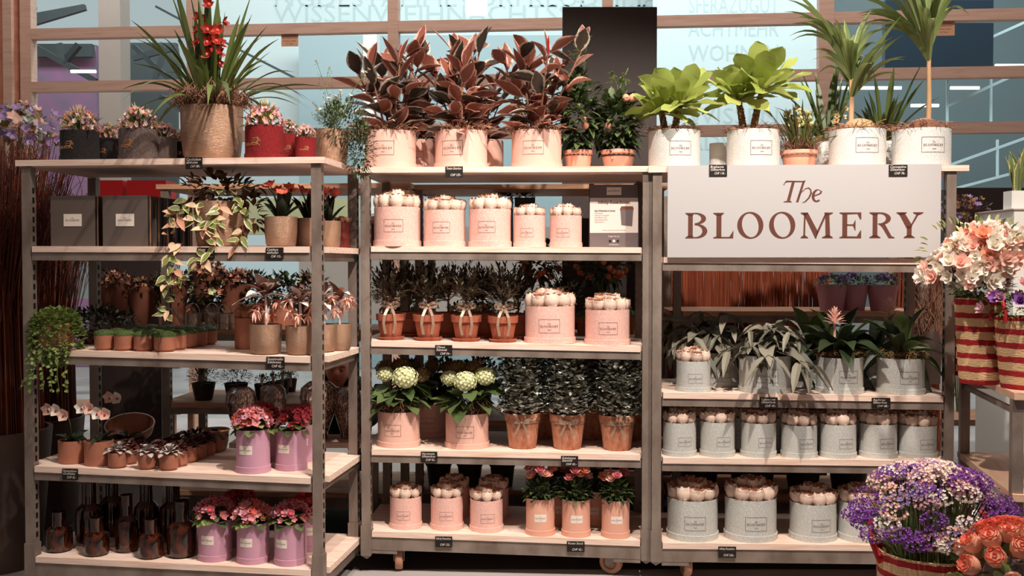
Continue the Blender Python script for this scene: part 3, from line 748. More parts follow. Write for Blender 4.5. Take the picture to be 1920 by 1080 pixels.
for i, (x, ln, L) in enumerate([(-.02, .05, .42), (.02, .08, .36)]):
    part('flower_spike', m_orchid_spike('fl_red', 10, L, .034, ln, 'fl_coral'), o, loc=(x+.02, -.09, H), rot=(0, 0, i*1.5-.5), label='red cymbidium blooms on a stem')
o, r, H = potted('potted_jasmine', 'taupe pot with wispy green jasmine spilling over the right edge of the top board', 'potted plant', 0, 0, 622, .27, 62, 62, 'br')
part('foliage', m_cloud(21, 900, .12, .22, .026, .007, 'green_dark', z0=-.08, m2='green', p2=.5, shell=.1), o, loc=(.05, 0, H))
mb = MB(); r_ = random.Random(9)
for i in range(26):
    a = r_.uniform(0, 6.3); e = r_.uniform(.5, 1.5); L = r_.uniform(.12, .42 if i < 8 else .2); d = V((cos(a)*cos(e)*.7, sin(a)*cos(e)*.7, sin(e))); pts = [d*L*t+V((.02*sin(t*5+i), 0, 0)) for t in (0, .33, .66, 1)]
    mb.tube(pts, .0012, 'green_fresh', 3)
    for k in range(26): mb.leaf(V(pts[0]).lerp(V(pts[3]), .2+.8*r_.random()), sph(-20, 60, r_), .016, .005, 'green_fresh', seg=1)
    mb.flower(pts[3], 5, d, .012, .008, 'fl_blush', seg=1)
part('wispy_shoots', mb, o, loc=(0, 0, H))
part('trailing_shoots', m_cloud(22, 700, .07, .26, .024, .008, 'green_dark', z0=-.22, m2='green', p2=.5, shell=.05), o, loc=(.13, -.0, H))

# shelf 1: gift bags, hoya, anthurium pots, dark rose boxes
def gift_bag(px, v, lb, first):
    p, k = place(0, 1, px, v); w, h, d = .208, .222, .045
    o = thing('gift_bag', lb, 'gift bag', p, -TR[0][1]+.0, 'grey gift bags in rows on the left trolley')
    def f():
        mb = MB(); mb.box((-w/2, 0, 0), (w/2, .002, h), 'bag_grey'); mb.box((-w/2, d-.002, 0), (w/2, d, h), 'bag_grey')
        mb.box((w/2-.002, .002, 0), (w/2, d-.002, h-.002), 'bag_dark'); mb.box((-w/2, .002, 0), (-w/2+.002, d-.002, h-.002), 'bag_dark'); mb.box((-w/2, .002, 0), (w/2, d-.002, .002), 'bag_dark')
        mb.box((w/2-.001, .018, 0), (w/2+.002, .026, h), 'bag_edge'); return mb
    part('bag_body', cached('bag', f), o)
    if first:
        def lab():
            mb = MB(); mb.box((-.042, -.002, -.027), (.042, -.0005, .027), 'label_white'); lettering(mb, 'print', lambda x, z: (x, -.0026, z), .066/1642, oy=400); return mb
        part('brand_label', cached('baglab', lab), o, loc=(-.0, 0, .115))
    return o
for c, pxs in (('left row', 137), ('right row', 235)):
    for i in range(6):
        u0, _ = place(0, 1, pxs, .05); 
        # same u, deeper v
        vv = .05+i*.078
        s_ = (place(0, 1, pxs, .05)[0]-tpos(0, 0, .05, 0)); uu = V((s_.x, s_.y, 0)).length
        P_ = tpos(0, uu, vv, 0); px_i = proj(V((P_.x, P_.y, 1.53)))[0]
        gift_bag(px_i, vv, 'grey paper gift bag with brand label, %s, %s' % (c, ['foremost in its row', 'second from the front', 'third from the front', 'fourth from the front', 'fifth from the front', 'hindmost in its row'][i]), i == 0)
o, r, H = potted('hanging_hoya', 'bronze pot with a variegated hoya trailing pink and cream leaves over the shelf edge', 'potted plant', 0, 1, 416, .16, 98, 84, 'br')
part('foliage', m_cloud(31, 130, .15, .14, .06, .03, 'hoya_dark', z0=-.01, seg=4, prof='ov', shell=.3, m2='hoya', p2=.25, bend=.5), o, loc=(0, 0, H))
part('foliage', m_cloud(32, 46, .05, .2, .055, .028, 'hoya_dark', z0=-.16, seg=4, prof='ov', shell=.2, bend=.5), o, loc=(.15, -.02, H))
for i, pts in enumerate([[(-.10, -.10, .02), (-.125, -.16, -.06), (-.14, -.17, -.16)], [(-.05, -.11, 0), (-.07, -.14, -.07), (-.03, -.14, -.13), (.02, -.14, -.10)],
                         [(.03, -.11, 0), (.06, -.14, -.05), (.02, -.14, -.09), (-.02, -.15, -.12)], [(.12, -.08, 0), (.16, -.13, -.06), (.15, -.15, -.17), (.13, -.17, -.21)],
                         [(-.12, -.08, 0), (-.17, -.17, -.1), (-.15, -.19, -.24), (-.12, -.19, -.31), (-.10, -.19, -.36)], [(-.10, -.17, -.18), (-.16, -.19, -.28), (-.17, -.19, -.42), (-.155, -.19, -.5)],
                         [(.0, -.13, -.1), (.05, -.18, -.2), (.0, -.19, -.25), (-.04, -.19, -.245)]]):
    part('trailing_vine', m_vine(pts, .062, .03, ['hoya', 'hoya', 'hoya_pink', 'hoya'], 40+i, 5), o, loc=(0, 0, H))
part('tendril', m_vine([(-.15, -.18, -.2), (-.11, -.19, -.3), (-.09, -.19, -.36), (-.12, -.19, -.40), (-.15, -.19, -.395)], .05, .025, ['hoya'], 3, 0), o, loc=(0, 0, H))
for i, (px, v, w, h, lb) in enumerate([(527, .10, 60, 56, 'front'), (580, .22, 58, 54, 'middle'), (614, .36, 50, 50, 'rear')]):
    o, r, H = potted('potted_tulip', 'ribbed beige pot of red tulips beside the hoya, %s of three' % lb, 'potted plant', 0, 1, px, v, w, h, 'br', 'red tulip pots')
    part('foliage', cached('tulleaf', lambda: m_straps(50, 13, .10, .17, .034, 'green_dark', base=.02, droop=(.1, .4), emin=45)), o, loc=(0, 0, H), rot=(0, 0, i))
    def tul():
        mb = MB(); r_ = random.Random(3)
        for k in range(6):
            a = k*1.05; t = V((cos(a)*.05, sin(a)*.05-.01, r_.uniform(.09, .15))); mb.tube([(0, 0, 0), t*.6+V((0, 0, .02)), t], .0025, 'stalk', 5)
            mb.flower(t, 6, (cos(a)*.3, -.5, .8), .034, .024, 'fl_coral', open_=.6, seg=3, prof='lance', curl=-.2)
        return mb
    part('blooms', cached('tul', tul), o, loc=(0, 0, H), rot=(0, 0, i*2)); soil(o, r, H)
for px, v, w, h, lb in [(597+22, .47, 26, 46, 'behind the front right post'), (641, .48, 30, 48, 'beside the rear right post')]:
    o, r, H = potted('dark_rose_box', 'dark red box of kraft coloured roses at the rear, %s' % lb, 'flower box', 0, 1, px, v, w, h, 'dr')
    roses(o, r, H, 5, 'rose_tan', .42, 'rose_tan')
# shelf 2
o, r, H = potted('trailing_string_plant', 'pot covered in round bright green leaves trailing off the left end of the shelf', 'potted plant', 0, 2, 106, .04, 62, 50, 'cu')
mb = m_cloud(60, 900, .115, .25, .022, .022, 'green_fresh', z0=-.19, seg=2, prof='round', shell=.7, bend=.2); r_ = random.Random(8)
part('foliage', mb, o, loc=(0, 0, H)); part('foliage', m_cloud(61, 420, .10, .11, .022, .022, 'green_fresh', z0=-.05, seg=2, prof='round', shell=.5), o, loc=(0, 0, H))
for i in range(7):
    a = -2.6+i*.35; x, y = .1*cos(a), .1*sin(a)
    part('trailing_vine', m_vine([(x*.8, y, 0), (x, y-.02, -.1), (x*1.1+R3(-.02, .02), y-.03, -.2), (x*1.2+R3(-.03, .03), y-.03, -.27)], .018, .016, ['green_fresh'], i, 7, stem='green_fresh', r0=.0009), o, loc=(0, 0, H-.02))
o, r, H = potted('dark_leafy_plant', 'dark bushy green plant behind the trailing plant at the left end', 'potted plant', 0, 2, 190, .38, 60, 24, 'cu')
part('foliage', m_cloud(62, 700, .16, .17, .03, .018, 'green_dark', z0=-.06, seg=1, shell=.3, bend=.2, sx=1.1), o, loc=(0, 0, H))
def moss_cushion():
    mb = MB(); r_ = random.Random(3); mb.lathe([(1, -.1), (1, .12), (.7, .36), (0, .5)], 'green', 16)
    for i in range(240):
        d = sph(5, 90, r_); mb.leaf(V((d.x*.95, d.y*.95, d.z*.42)), d+V((r_.uniform(-.8, .8), r_.uniform(-.8, .8), .2)), .2, .07, 'green' if i % 2 else 'green_fresh', seg=1, bend=.5)
    return mb
cols = ['first', 'second', 'third', 'fourth']; rows = ['front row', 'second row', 'third row', 'fourth row', 'fifth row']
for c, px0 in enumerate([195, 232, 269, 308]):
    base = place(0, 2, px0, .05)[0]-tpos(0, 0, .05, 0); uu = V((base.x, base.y, 0)).length
    for q in range(5):
        P_ = tpos(0, uu+q*.004, .055+q*.098, 0); px_i = proj(V((P_.x, P_.y, 1.075)))[0]
        o, r, H = potted('moss_pot', 'small copper pot of green moss, %s, %s pot from the left' % (rows[q], cols[c]), 'potted plant', 0, 2, px_i, .055+q*.098, (36 if c < 3 else 39)*(1-q*.019), 30*(1-q*.019), 'cu', 'moss pots on the left trolley')
        part('moss_cushion', cached('mossc', moss_cushion), o, loc=(0, 0, H), sc=r*1.02)
o, r, H = potted('copper_rose_box', 'tall copper red box with kraft bloom top behind the bronze pots', 'flower box', 0, 2, 467, .30, 52, 58, 'cp')
roses(o, r, H, 6, 'rose_tan', .4, 'rose_tan')
def m_medinilla(seed, big):
    mb = MB(); r_ = random.Random(seed)
    mb.tube([(0, 0, -.02), (.004, 0, .06), (0, 0, .13)], .007, 'paleleaf', 7, .005)
    for i in range(13):
        a = i*2.4+seed; e = radians(r_.uniform(-20, 55)); d = V((cos(a)*cos(e), sin(a)*cos(e), sin(e)))
        mb.leaf((0, 0, .12+r_.uniform(-.02, .02)), d, big*r_.uniform(.75, 1.1), big*.45, 'brownleaf' if i % 3 else 'paleleaf', bend=r_.uniform(.0, .45), seg=6, fold=.3, wave=.02)
    for i in range(6):
        a = i*1.3+seed; c = V((cos(a)*.05, sin(a)*.04-.015, r_.uniform(.04, .12)))
        for k in range(12):
            d = sph(-70, 50, r_); mb.leaf(c, d, .035, .010, 'fl_peach' if k % 3 == 0 else 'fl_blush', bend=.5, seg=3, prof='lance', fold=.6)
    return mb
for i, (px, v, w, h, lb) in enumerate([(498, .07, 60, 56, 'nearest the copper red box'), (562, .08, 52, 54, 'second from the copper red box'), (605, .24, 52, 52, 'behind the front right post'), (637, .33, 44, 50, 'nearest the rear right post')]):
    o, r, H = potted('potted_medinilla', 'bronze pot with drooping pale pink blooms and brown leaves, %s' % lb, 'potted plant', 0, 2, px, v, w, h, 'br', 'medinilla pots')
    soil(o, r, H, 'dark_red'); part('foliage', m_medinilla(i+2, .14 if i == 0 else .09), o, loc=(0, 0, H), rot=(0, 0, .6))
# shelf 3
def m_phal(seed, n, L, lean):
    mb = MB(); r_ = random.Random(seed); P0 = [V((lean*L*t*t, -.02*t, L*sin(t*1.45))) for t in (0, .2, .4, .6, .8, 1)]
    mb.tube(P0, .002, 'stalk', 5)
    for k in range(n):
        c = P0[-1]+V(((k-n/2)*.036, -.012, -.012*k+.01*(k % 2))); mb.tube([P0[-1], c], .0012, 'stalk', 3); d = V((.1*(k-1), -1, .1))
        mb.flower(c, 5, d, .034, .030, 'fl_white' if (seed+k) % 2 else 'fl_blush', open_=.95, seg=3, ph=.3); mb.blob(c+V((0, -.008, -.003)), .006, 'fl_deeppink', 6, 4)
    return mb
for i, (px, v, w, h, L, ln, n, lb) in enumerate([(136, .11, 50, 42, .14, -.25, 3, 'leftmost'), (186, .09, 52, 45, .15, .1, 4, 'in the middle'), (236, .30, 62, 34, .19, -.1, 2, 'rearmost')]):
    o, r, H = potted('potted_orchid', 'copper pot with white moth orchid on a thin stem, %s of three' % lb, 'potted plant', 0, 3, px, v, w, h, 'cp', 'orchid pots')
    soil(o, r, H); part('foliage', m_straps(70+i, 6, .07, .11, .034, 'green_dark', base=.01, droop=(.3, .6), emin=20, emax=50), o, loc=(0, 0, H))
    part('flower_stem', m_phal(i, n, L, ln), o, loc=(0, 0, H), label='thin stem of white orchid flowers with pink centres')
def m_pep(m, seed=1):
    mb = MB(); r_ = random.Random(seed)
    for i in range(26):
        a = i*2.4; e = radians(75-i*3); d = V((cos(a)*cos(e), sin(a)*cos(e), sin(e))); c = d*r_.uniform(.4, .9)
        mb.tube([(0, 0, 0), c], .03, 'stem_red', 3); mb.leaf(c, d+V((0, 0, .1)), .8, .72, m, bend=.5, seg=5, prof='round', fold=.2, wave=.04, twist=r_.uniform(-.5, .5))
    return mb
k = 0
for c, px0 in enumerate([223, 279, 319]):
    base = place(0, 3, px0, .05)[0]-tpos(0, 0, .05, 0); uu = V((base.x, base.y, 0)).length
    for q in range(6):
        if c == 0 and q > 2: continue
        P_ = tpos(0, uu+q*.004, .04+q*.086, 0); px_i = proj(V((P_.x, P_.y, .57)))[0]
        lb = 'small copper pot of %s, %s, %s' % ('silver veined peperomia' if q == 0 else 'dark red foliage', (rows+['sixth row'])[q], ['left pot of the row', 'middle pot of the row', 'right pot of the row'][c])
        o, r, H = potted('foliage_pot', lb, 'potted plant', 0, 3, px_i, .04+q*.086, 34*(1-q*.016), 29*(1-q*.016), 'cu', 'small foliage pots')
        part('foliage', cached('pep%d' % (q == 0), lambda: m_pep('silverleaf' if q == 0 else 'darkleaf')), o, loc=(0, 0, H), sc=r, rot=(0, 0, R3(0, 6)))
p, k = place(0, 3, 246, .46); o = thing('wooden_bowl', 'polished wooden bowl tilted on edge behind the rear orchid', 'bowl', p, .2)
mb = MB(); mb.lathe([(0, 0), (.04, 0), (.10, .05), (.115, .10), (.108, .10), (.09, .055), (.03, .012), (0, .012)], 'bowl_wood', 36, c=(0, 0, 0), R=Matrix.Rotation(.35, 3, 'X')); part('bowl', mb, o, loc=(0, 0, .03)); mb = MB(); mb.lathe([(0, 0), (.045, 0), (.045, .035), (0, .035)], 'bowl_wood', 24); part('foot', mb, o)
p, k = place(0, 3, 404, .50); o = thing('copper_bowl', 'shiny copper bowl behind the dark foliage pots', 'bowl', p)
mb = MB(); mb.lathe([(0, 0), (.05, 0), (.06, .04), (.065, .1), (.061, .1), (.056, .04), (0, .012)], 'bronze', 36); mb.lathe([(.064, .095), (.070, .097), (.064, .103)], 'gold', 36); part('bowl', mb, o)
def m_prim_fl(seed, mats): return m_blossoms(seed, 120, .98, .78, .24, mats, z0=.25, petals=5, core='fl_yellowgreen', shell=.55, emin=0)
def m_prim_lf(seed):
    mb = MB(); r_ = random.Random(seed)
    for i in range(24):
        a = i*2.4; e = radians(r_.uniform(-5, 40)); d = V((cos(a)*cos(e), sin(a)*cos(e), sin(e))); mb.leaf(d*.5+V((0, 0, .05)), d, .75, .6, 'green' if i % 2 else 'green_fresh', bend=.35, seg=4, prof='round', fold=.2, wave=.03)
    return mb
def primrose(t, s, px, v, w, h, lb, cset, lr=0):
    o, r, H = potted('lilac_flower_box', lb, 'flower box', t, s, px, v, w, h, 'li', 'lilac boxes on the left trolley', lr, .55)
    soil(o, r, H); part('foliage', cached('primlf', lambda: m_prim_lf(1)), o, loc=(0, 0, H), sc=r*1.05, rot=(0, 0, R3(0, 6)))
    sets = {0: ['fl_pink', 'fl_coral', 'fl_mauve', 'fl_pink'], 1: ['fl_deeppink', 'fl_deeppink', 'fl_pink', 'fl_red'], 2: ['fl_pink', 'fl_mauve', 'fl_pink', 'fl_deeppink']}
    part('blooms', cached('prim%d' % cset, lambda: m_prim_fl(cset+80, sets[cset])), o, loc=(0, 0, H), sc=r*1.15, rot=(0, 0, R3(0, 6)))
primrose(0, 3, 475, .085, 65, 80, 'tall lilac box of coral pink blooms standing nearest the shelf edge', 0, -.1)
primrose(0, 3, 546, .17, 60, 74, 'lilac box of deep pink blooms right of the tall one', 1, -.2)
primrose(0, 3, 492, .31, 56, 70, 'lilac box hidden behind the tall lilac box on the foliage shelf', 1)
primrose(0, 3, 568, .36, 52, 68, 'lilac box at the rear right with its label half hidden by the post', 1, .3)
primrose(0, 4, 404, .10, 64, 74, 'lilac box of pale pink blooms right of the brown glass bottles', 2, -.1)
primrose(0, 4, 475, .09, 62, 74, 'lilac box of mixed pink blooms, middle of the bottom shelf three', 0, -.1)
primrose(0, 4, 545, .09, 62, 76, 'lilac box of pink blooms beside the front right post at the bottom', 2, -.3)
primrose(0, 4, 450, .32, 54, 70, 'lilac box with deep pink blooms behind the bottom shelf row, left one', 1)
primrose(0, 4, 577, .30, 56, 70, 'lilac box with deep pink blooms behind the bottom shelf row, right one', 1, .3)
# shelf 4: amber glass bottles
def bottle(px, v, w, h, lb):
    p, k = place(0, 4, px, v); r = w*k/2; H = h*k; nr = .52 if H/r < 3.4 else .50
    def f():
        mb = MB(); b = .62
        mb.lathe([(0, 0), (.82, 0), (.96, .04), (1, .12), (1, b*.72), (.93, b*.88), (.7, b*.97), (nr+.08, b), (nr, b+.02), (nr, .97), (nr+.03, 1), (nr-.05, 1), (nr-.07, .95), (nr-.07, b)], 'amber_glass', 36); return mb
    o = thing('glass_bottle', lb, 'bottle', p, 0, 'brown glass bottles')
    part('bottle_body', cached('bot%.2f' % nr, f), o, sc=(r, r, H))
    def lip():
        mb = MB(); mb.lathe([(nr-.02, -.012), (nr+.05, -.01), (nr+.05, .006), (nr-.02, .008)], 'amber_glass', 30); return mb
    part('neck_lip', cached('lip%.2f' % nr, lip), o, loc=(0, 0, H*.99), sc=(r, r, H))
for a in [(111, .10, 48, 74, 'smallest brown glass bottle standing alone at the left end'), (168, .26, 50, 112, 'tall amber glass bottle behind and right of the lone small one'), (181, .07, 46, 70, 'small dark glass bottle at the edge, second from left in front'),
          (211, .38, 46, 116, 'tall amber glass bottle at the back between two dark ones'), (238, .14, 42, 106, 'dark glass bottle with a square shoulder in the centre of the group'), (275, .32, 46, 116, 'tall streaked amber bottle at the back right of centre'),
          (283, .07, 46, 72, 'small dark glass bottle at the edge, right of the centre one'), (325, .34, 50, 116, 'tall bottle behind the rightmost dark bottle'), (341, .11, 54, 104, 'large dark glass bottle beside the lilac boxes')]: bottle(*a)

# ============================================================ MIDDLE TROLLEY
names3 = ['left', 'middle', 'right']
for i, (px, w, lr) in enumerate([(732, 100, -.1), (865, 102, -.25), (1006, 97, -.1)]):
    o, r, H = potted('potted_rubber_plant', 'pink box with a broad leaved burgundy rubber plant, %s one on the middle top board' % names3[i], 'potted plant', 1, 0, px, .14, w, 70, 'pm', 'rubber plants in pink boxes', lr, .52)
    drymoss(o, r*1.02, H, 2, H=.5, n=340); part('foliage', m_ficus(100+i), o, loc=(0, 0, H), rot=(0, 0, i), sc=1.16)
for px, lb in [(790, 'between the left and middle rubber plants'), (908, 'behind the middle rubber plant'), ]:
    o, r, H = potted('pink_box', 'pink box standing in the second row %s' % lb, 'flower box', 1, 0, px-8, .40, 92, 62, 'pm'); soil(o, r, H)
    part('foliage', m_ficus(len(lb)), o, loc=(0, 0, H), sc=.8)
for i, (px, w, hh) in enumerate([(1084, 56, .40), (1159, 66, .30)]):
    o, r, H = potted('potted_citrus', 'rustic salmon pot with a glossy green citrus climber, %s of two beside the rubber plants' % ('left' if i == 0 else 'right'), 'potted plant', 1, 0, px, .22, w, 38, 'sp')
    soil(o, r, H); part('foliage', m_cloud(110+i, 420, .10, hh, .058, .034, 'green_dark', z0=-.02, seg=3, prof='ov', shell=.15, m2='green', p2=.65, bend=.5, stems=4, stemm='trunk'), o, loc=(0, 0, H))
    mb = MB(); r_ = random.Random(i)
    for k in range(5):
        pts = [(r_.uniform(-.03, .03), 0, hh*.8), (r_.uniform(-.04, .05), 0, hh*1.05), (r_.uniform(-.05, .06), 0, hh*r_.uniform(1.1, 1.35))]; mb.tube(pts, .0018, 'green_fresh', 4)
        for q in range(7): mb.leaf(V(pts[1]).lerp(V(pts[2]), r_.random()), sph(-10, 60, r_), .035, .016, 'green_fresh', seg=2)
    for k in range(3): f_ = MB(); f_.blob((0, 0, 0), .017, 'fl_peach', 10, 7, 1.15); part('fruit', f_, o, loc=(R3(-.08, .08), -.08, H+R3(.1, hh*.8)), label='small pale lemon')
    part('young_shoots', mb, o, loc=(0, 0, H))
o, r, H = potted('green_shrub', 'plant with pale green leaves showing behind the right rubber plant', 'potted plant', 1, 0, 1000, .50, 60, 40, 'sp')
part('foliage', m_cloud(117, 60, .10, .2, .07, .05, 'green', z0=.2, seg=3, prof='round', shell=.3, bend=.3, stems=4), o, loc=(0, 0, H))
# shelf 1 : infinity rose boxes
for i, (px, w, h, n, lb) in enumerate([(745, 90, 73, 9, 'first and widest from the left'), (834, 80, 68, 8, 'second from the left'), (919, 82, 70, 8, 'third from the left'), (993, 62, 59, 7, 'fourth from the left, smaller'), (1061, 62, 59, 7, 'fifth from the left, smaller, beside the poster')]):
    o, r, H = potted('rose_box', 'pink glitter rose box on the upper shelf, %s' % lb, 'flower box', 1, 1, px, .10, w, h, 'pg', 'pink glitter rose boxes', -.05*i, .52 if w > 70 else .45)
    roses(o, r, H, n)
o, r, H = potted('dark_rose_box', 'dark red rose box half hidden behind the widest pink glitter box', 'flower box', 1, 1, 702, .42, 34, 44, 'dr'); roses(o, r, H, 5, 'rose_tan', .42)
# poster on its stand
p, k = place(1, 1, 1151, .10)
o = thing('info_poster', 'framed information poster about rose boxes standing at the right end of the upper shelf', 'poster', p, -TR[1][1])
pw, ph = 90*k, 118*k
mb = MB(); mb.box((-pw/2, 0, .0), (pw/2, .006, ph), 'poster_white'); mb.box((-pw/2, -.001, ph*.79), (pw/2, 0, ph), 'poster_grey'); mb.box((-pw/2, -.001, .0), (pw/2, 0, ph*.235), 'poster_grey'); part('sheet', mb, o)
mb = MB(); mb.box((-.034, -.0022, ph*.895-.018), (.034, -.001, ph*.895+.018), 'label_white'); lettering(mb, 'print', lambda x, z: (x, -.003, z+ph*.9), .056/1642, oy=400); part('brand_label', mb, o)
mb = MB(); mb.box((-pw/2-.004, .006, -.0), (-pw/2+.02, .012, ph+.004), 'panel_dark'); mb.box((pw/2-.02, .006, 0), (pw/2+.004, .012, ph+.004), 'panel_dark'); mb.box((-.05, .012, 0), (.05, .07, .01), 'panel_dark'); part('stand', mb, o)
def wr(txt, size, x, z, m='print', al='LEFT', par=o, b=0):
    q = part('writing', text_mesh(txt, size, al, 0, m, b), par, loc=(x, -.0015, z), rot=UPR); return q
wr('Infinity-Rosenboxen', .0185, 0, ph*.70, al='CENTER', b=.0006); wr('Das Wichtigste in Kürze:', .0095, -.09, ph*.575, b=.0003)
for i, ln in enumerate(['Echte Rosen', 'halten bis zu drei Jahre', 'kein Wasser nötig', 'keine direkte Sonne', 'nicht berühren']): wr(ln, .0075, -.09, ph*(.54-.035*i))
wr('Weitere Grössen und Farben auf Anfrage', .0065, 0, ph*.27, al='CENTER'); wr('Folgen Sie uns', .009, 0, ph*.17, 'chalk', 'CENTER'); wr('the bloomery', .008, 0, ph*.04, 'chalk', 'CENTER')
mb = MB()
for x in (-.018, 0, .018): mb.lathe([(0, 0), (.006, 0), (.006, .001), (0, .001)], 'black' if x else 'chalk', 14, c=(x, -.002, ph*.105), R=Matrix.Rotation(pi/2, 3, 'X'))
mb.add([(.035, -.0015, ph*.36), (.085, -.0015, ph*.34), (.09, -.0015, ph*.6), (.03, -.0015, ph*.6)], [(0, 1, 2, 3)], 'poster_grey'); mb.add([(.027, -.0016, ph*.6), (.093, -.0016, ph*.6), (.088, -.0016, ph*.655), (.034, -.0016, ph*.655)], [(0, 1, 2, 3)], 'kraft'); part('printed_picture', mb, o)
# shelf 2 : olives and large glitter boxes
for i, (px, w) in enumerate([(733, 56), (803, 58), (874, 58), (943, 58)]):
    v = .10; p, k = place(1, 2, px, v, .012)
    o = thing('potted_olive', 'terracotta pot with ribbon bow and small olive tree, %s' % ['leftmost of four', 'second of four from the left', 'third of four from the left', 'rightmost of the front four'][i], 'potted plant', p, 0, 'olive trees in terracotta pots')
    r, H = w*k/2, 44*k; pot(o, 'tc', r, H); soil(o, r, H)
    def sau():
        mb = MB(); mb.lathe([(0, 0), (.85, 0), (1, .22), (.96, .24), (.8, .08), (0, .08)], 'terracotta', 36); return mb
    part('saucer', cached('saucer', sau), o, loc=(0, 0, -.012), sc=r*.92)
    part('foliage', cached('olive%d' % i, lambda: m_olive(120+i)), o, loc=(0, 0, H), rot=(0, 0, i))
    part('ribbon_bow', cached('bow', m_bow), o, loc=(.004, -.02-r*.35, H+.042), sc=1.15)
for i, px in enumerate([775, 848, 912, 978]):
    p, k = place(1, 2, px-7, .34, .012); o = thing('potted_olive', 'terracotta potted olive tree in the second row, %s' % ['leftmost', 'second from the left', 'third from the left', 'rightmost'][i], 'potted plant', p, 1, 'olive trees in the second row')
    r, H = 54*k/2, 42*k; pot(o, 'tc', r, H); part('saucer', CACHE['saucer'], o, loc=(0, 0, -.012), sc=r*.92); part('foliage', cached('olive%d' % i, lambda: 0), o, loc=(0, 0, H), rot=(0, 0, 2+i), sc=.95)
for px, w, h, v, lb, sd in [(1031, 97, 69, .13, 'left', 0), (1139, 87, 65, .11, 'right', 1)]:
    o, r, H = potted('rose_box', 'large pink glitter box of cream roses beside the olive trees, %s of the two' % lb, 'flower box', 1, 2, px, v, w, h, 'pg', 'large pink glitter rose boxes', 0, .48)
    roses(o, r, H, 9, rr=.32)
# shelf 3 : hydrangeas and eucalyptus
for i, (px, w, h, v, lb) in enumerate([(748, 82, 65, .13, 'left'), (876, 84, 64, .13, 'right')]):
    o, r, H = potted('potted_hydrangea', 'pink box with cream green hydrangea heads and broad leaves, %s of two' % lb, 'potted plant', 1, 3, px, v, w, h, 'pm', 'hydrangeas in pink boxes', -.15*(1-i), .5)
    drymoss(o, r*1.0, H, 4, n=200, H=1.4); part('foliage', m_hydra_leaves(130+i, .15, 40, 0, .13), o, loc=(0, 0, H+.005))
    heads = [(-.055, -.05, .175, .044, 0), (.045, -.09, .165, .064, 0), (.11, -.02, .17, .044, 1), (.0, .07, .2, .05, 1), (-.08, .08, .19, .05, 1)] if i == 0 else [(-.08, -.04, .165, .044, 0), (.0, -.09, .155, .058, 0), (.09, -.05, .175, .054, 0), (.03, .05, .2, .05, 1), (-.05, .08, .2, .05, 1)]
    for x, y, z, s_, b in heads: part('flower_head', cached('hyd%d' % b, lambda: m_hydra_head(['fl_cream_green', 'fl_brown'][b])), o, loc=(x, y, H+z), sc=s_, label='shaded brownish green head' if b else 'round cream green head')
o, r, H = potted('potted_hydrangea', 'third hydrangea in the second row with brownish green heads', 'potted plant', 1, 3, 805, .42, 74, 60, 'pm')
part('foliage', m_hydra_leaves(135, .15, 34, 0, .13, 'green_dark'), o, loc=(0, 0, H))
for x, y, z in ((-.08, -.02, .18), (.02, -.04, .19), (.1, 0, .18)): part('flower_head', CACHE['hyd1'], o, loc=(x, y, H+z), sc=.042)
for i, px in enumerate([980, 1064, 1157]):
    o, r, H = potted('potted_eucalyptus', 'rustic terracotta pot with beige ribbon and round leaved eucalyptus, %s of three' % names3[i], 'potted plant', 1, 3, px, .13, 68, 66, 'ru', 'eucalyptus in terracotta pots')
    soil(o, r, H); part('foliage', m_cloud(140+i, 1800, .112, .27, .024, .024, 'eucalyptus_dark', z0=.0, seg=2, prof='round', shell=.15, m2='eucalyptus', p2=.42, cyl=True, stems=7), o, loc=(0, 0, H))
    part('ribbon', cached('bowf', lambda: m_bow_flat(1)), o, loc=(0, 0, H*.78), sc=r*.97)
for i, px in enumerate([1020, 1108, 1180]):
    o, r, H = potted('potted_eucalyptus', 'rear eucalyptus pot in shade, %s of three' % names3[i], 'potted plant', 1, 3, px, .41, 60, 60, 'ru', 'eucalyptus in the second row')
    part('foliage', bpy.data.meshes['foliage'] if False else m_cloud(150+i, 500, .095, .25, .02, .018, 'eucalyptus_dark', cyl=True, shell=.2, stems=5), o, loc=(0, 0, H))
# shelf 4
for i, (px, w, h, v) in enumerate([(761, 62, 58, .11), (838, 63, 60, .12), (912, 64, 58, .11)]):
    o, r, H = potted('rose_box', 'small pink glitter rose box on the bottom shelf, %s of three' % names3[i], 'flower box', 1, 4, px, v, w, h, 'pg', 'small rose boxes on the middle bottom shelf', .08*i, .45)
    roses(o, r, H, 7, rr=.36)
for i, px in enumerate([852, 926]):
    o, r, H = potted('rose_box', 'pink rose box in the second row of the bottom shelf, %s' % ['left', 'right'][i], 'flower box', 1, 4, px, .34, 58, 56, 'pg'); roses(o, r, H, 7, rr=.36)
def m_minirose(seed):
    mb = MB(); r_ = random.Random(seed)
    for k in range(9):
        a = r_.uniform(0, 6.3); c = V((cos(a)*r_.uniform(.01, .06), sin(a)*.05-.01, r_.uniform(.085, .135))); mb.tube([(0, 0, 0), c], .0014, 'stalk', 4); d = V((cos(a)*.3, -.45, .8))
        m = ['fl_blush', 'fl_peach', 'fl_pink'][k % 3]
        for L in range(3): mb.flower(c+d*.003*L, 5, d, .032-.007*L, .029-.006*L, m, open_=.9-.3*L, seg=3, ph=L*.5)
    return mb
for i, (px, w, h, v) in enumerate([(1013, 56, 68, .07), (1080, 55, 68, .07), (1154, 54, 70, .07)]):
    o, r, H = potted('mini_rose_box', 'plain salmon box with white label and pink miniature roses, %s of three' % names3[i], 'flower box', 1, 4, px, v, w, h, 'sa', 'miniature roses in salmon boxes', .05, .5)
    soil(o, r, H); part('foliage', cached('mrl', lambda: m_minirose_leaves(160)), o, loc=(0, 0, H), rot=(0, 0, i)); part('blooms', m_minirose(161+i), o, loc=(0, 0, H), label='open pink and peach miniature roses')
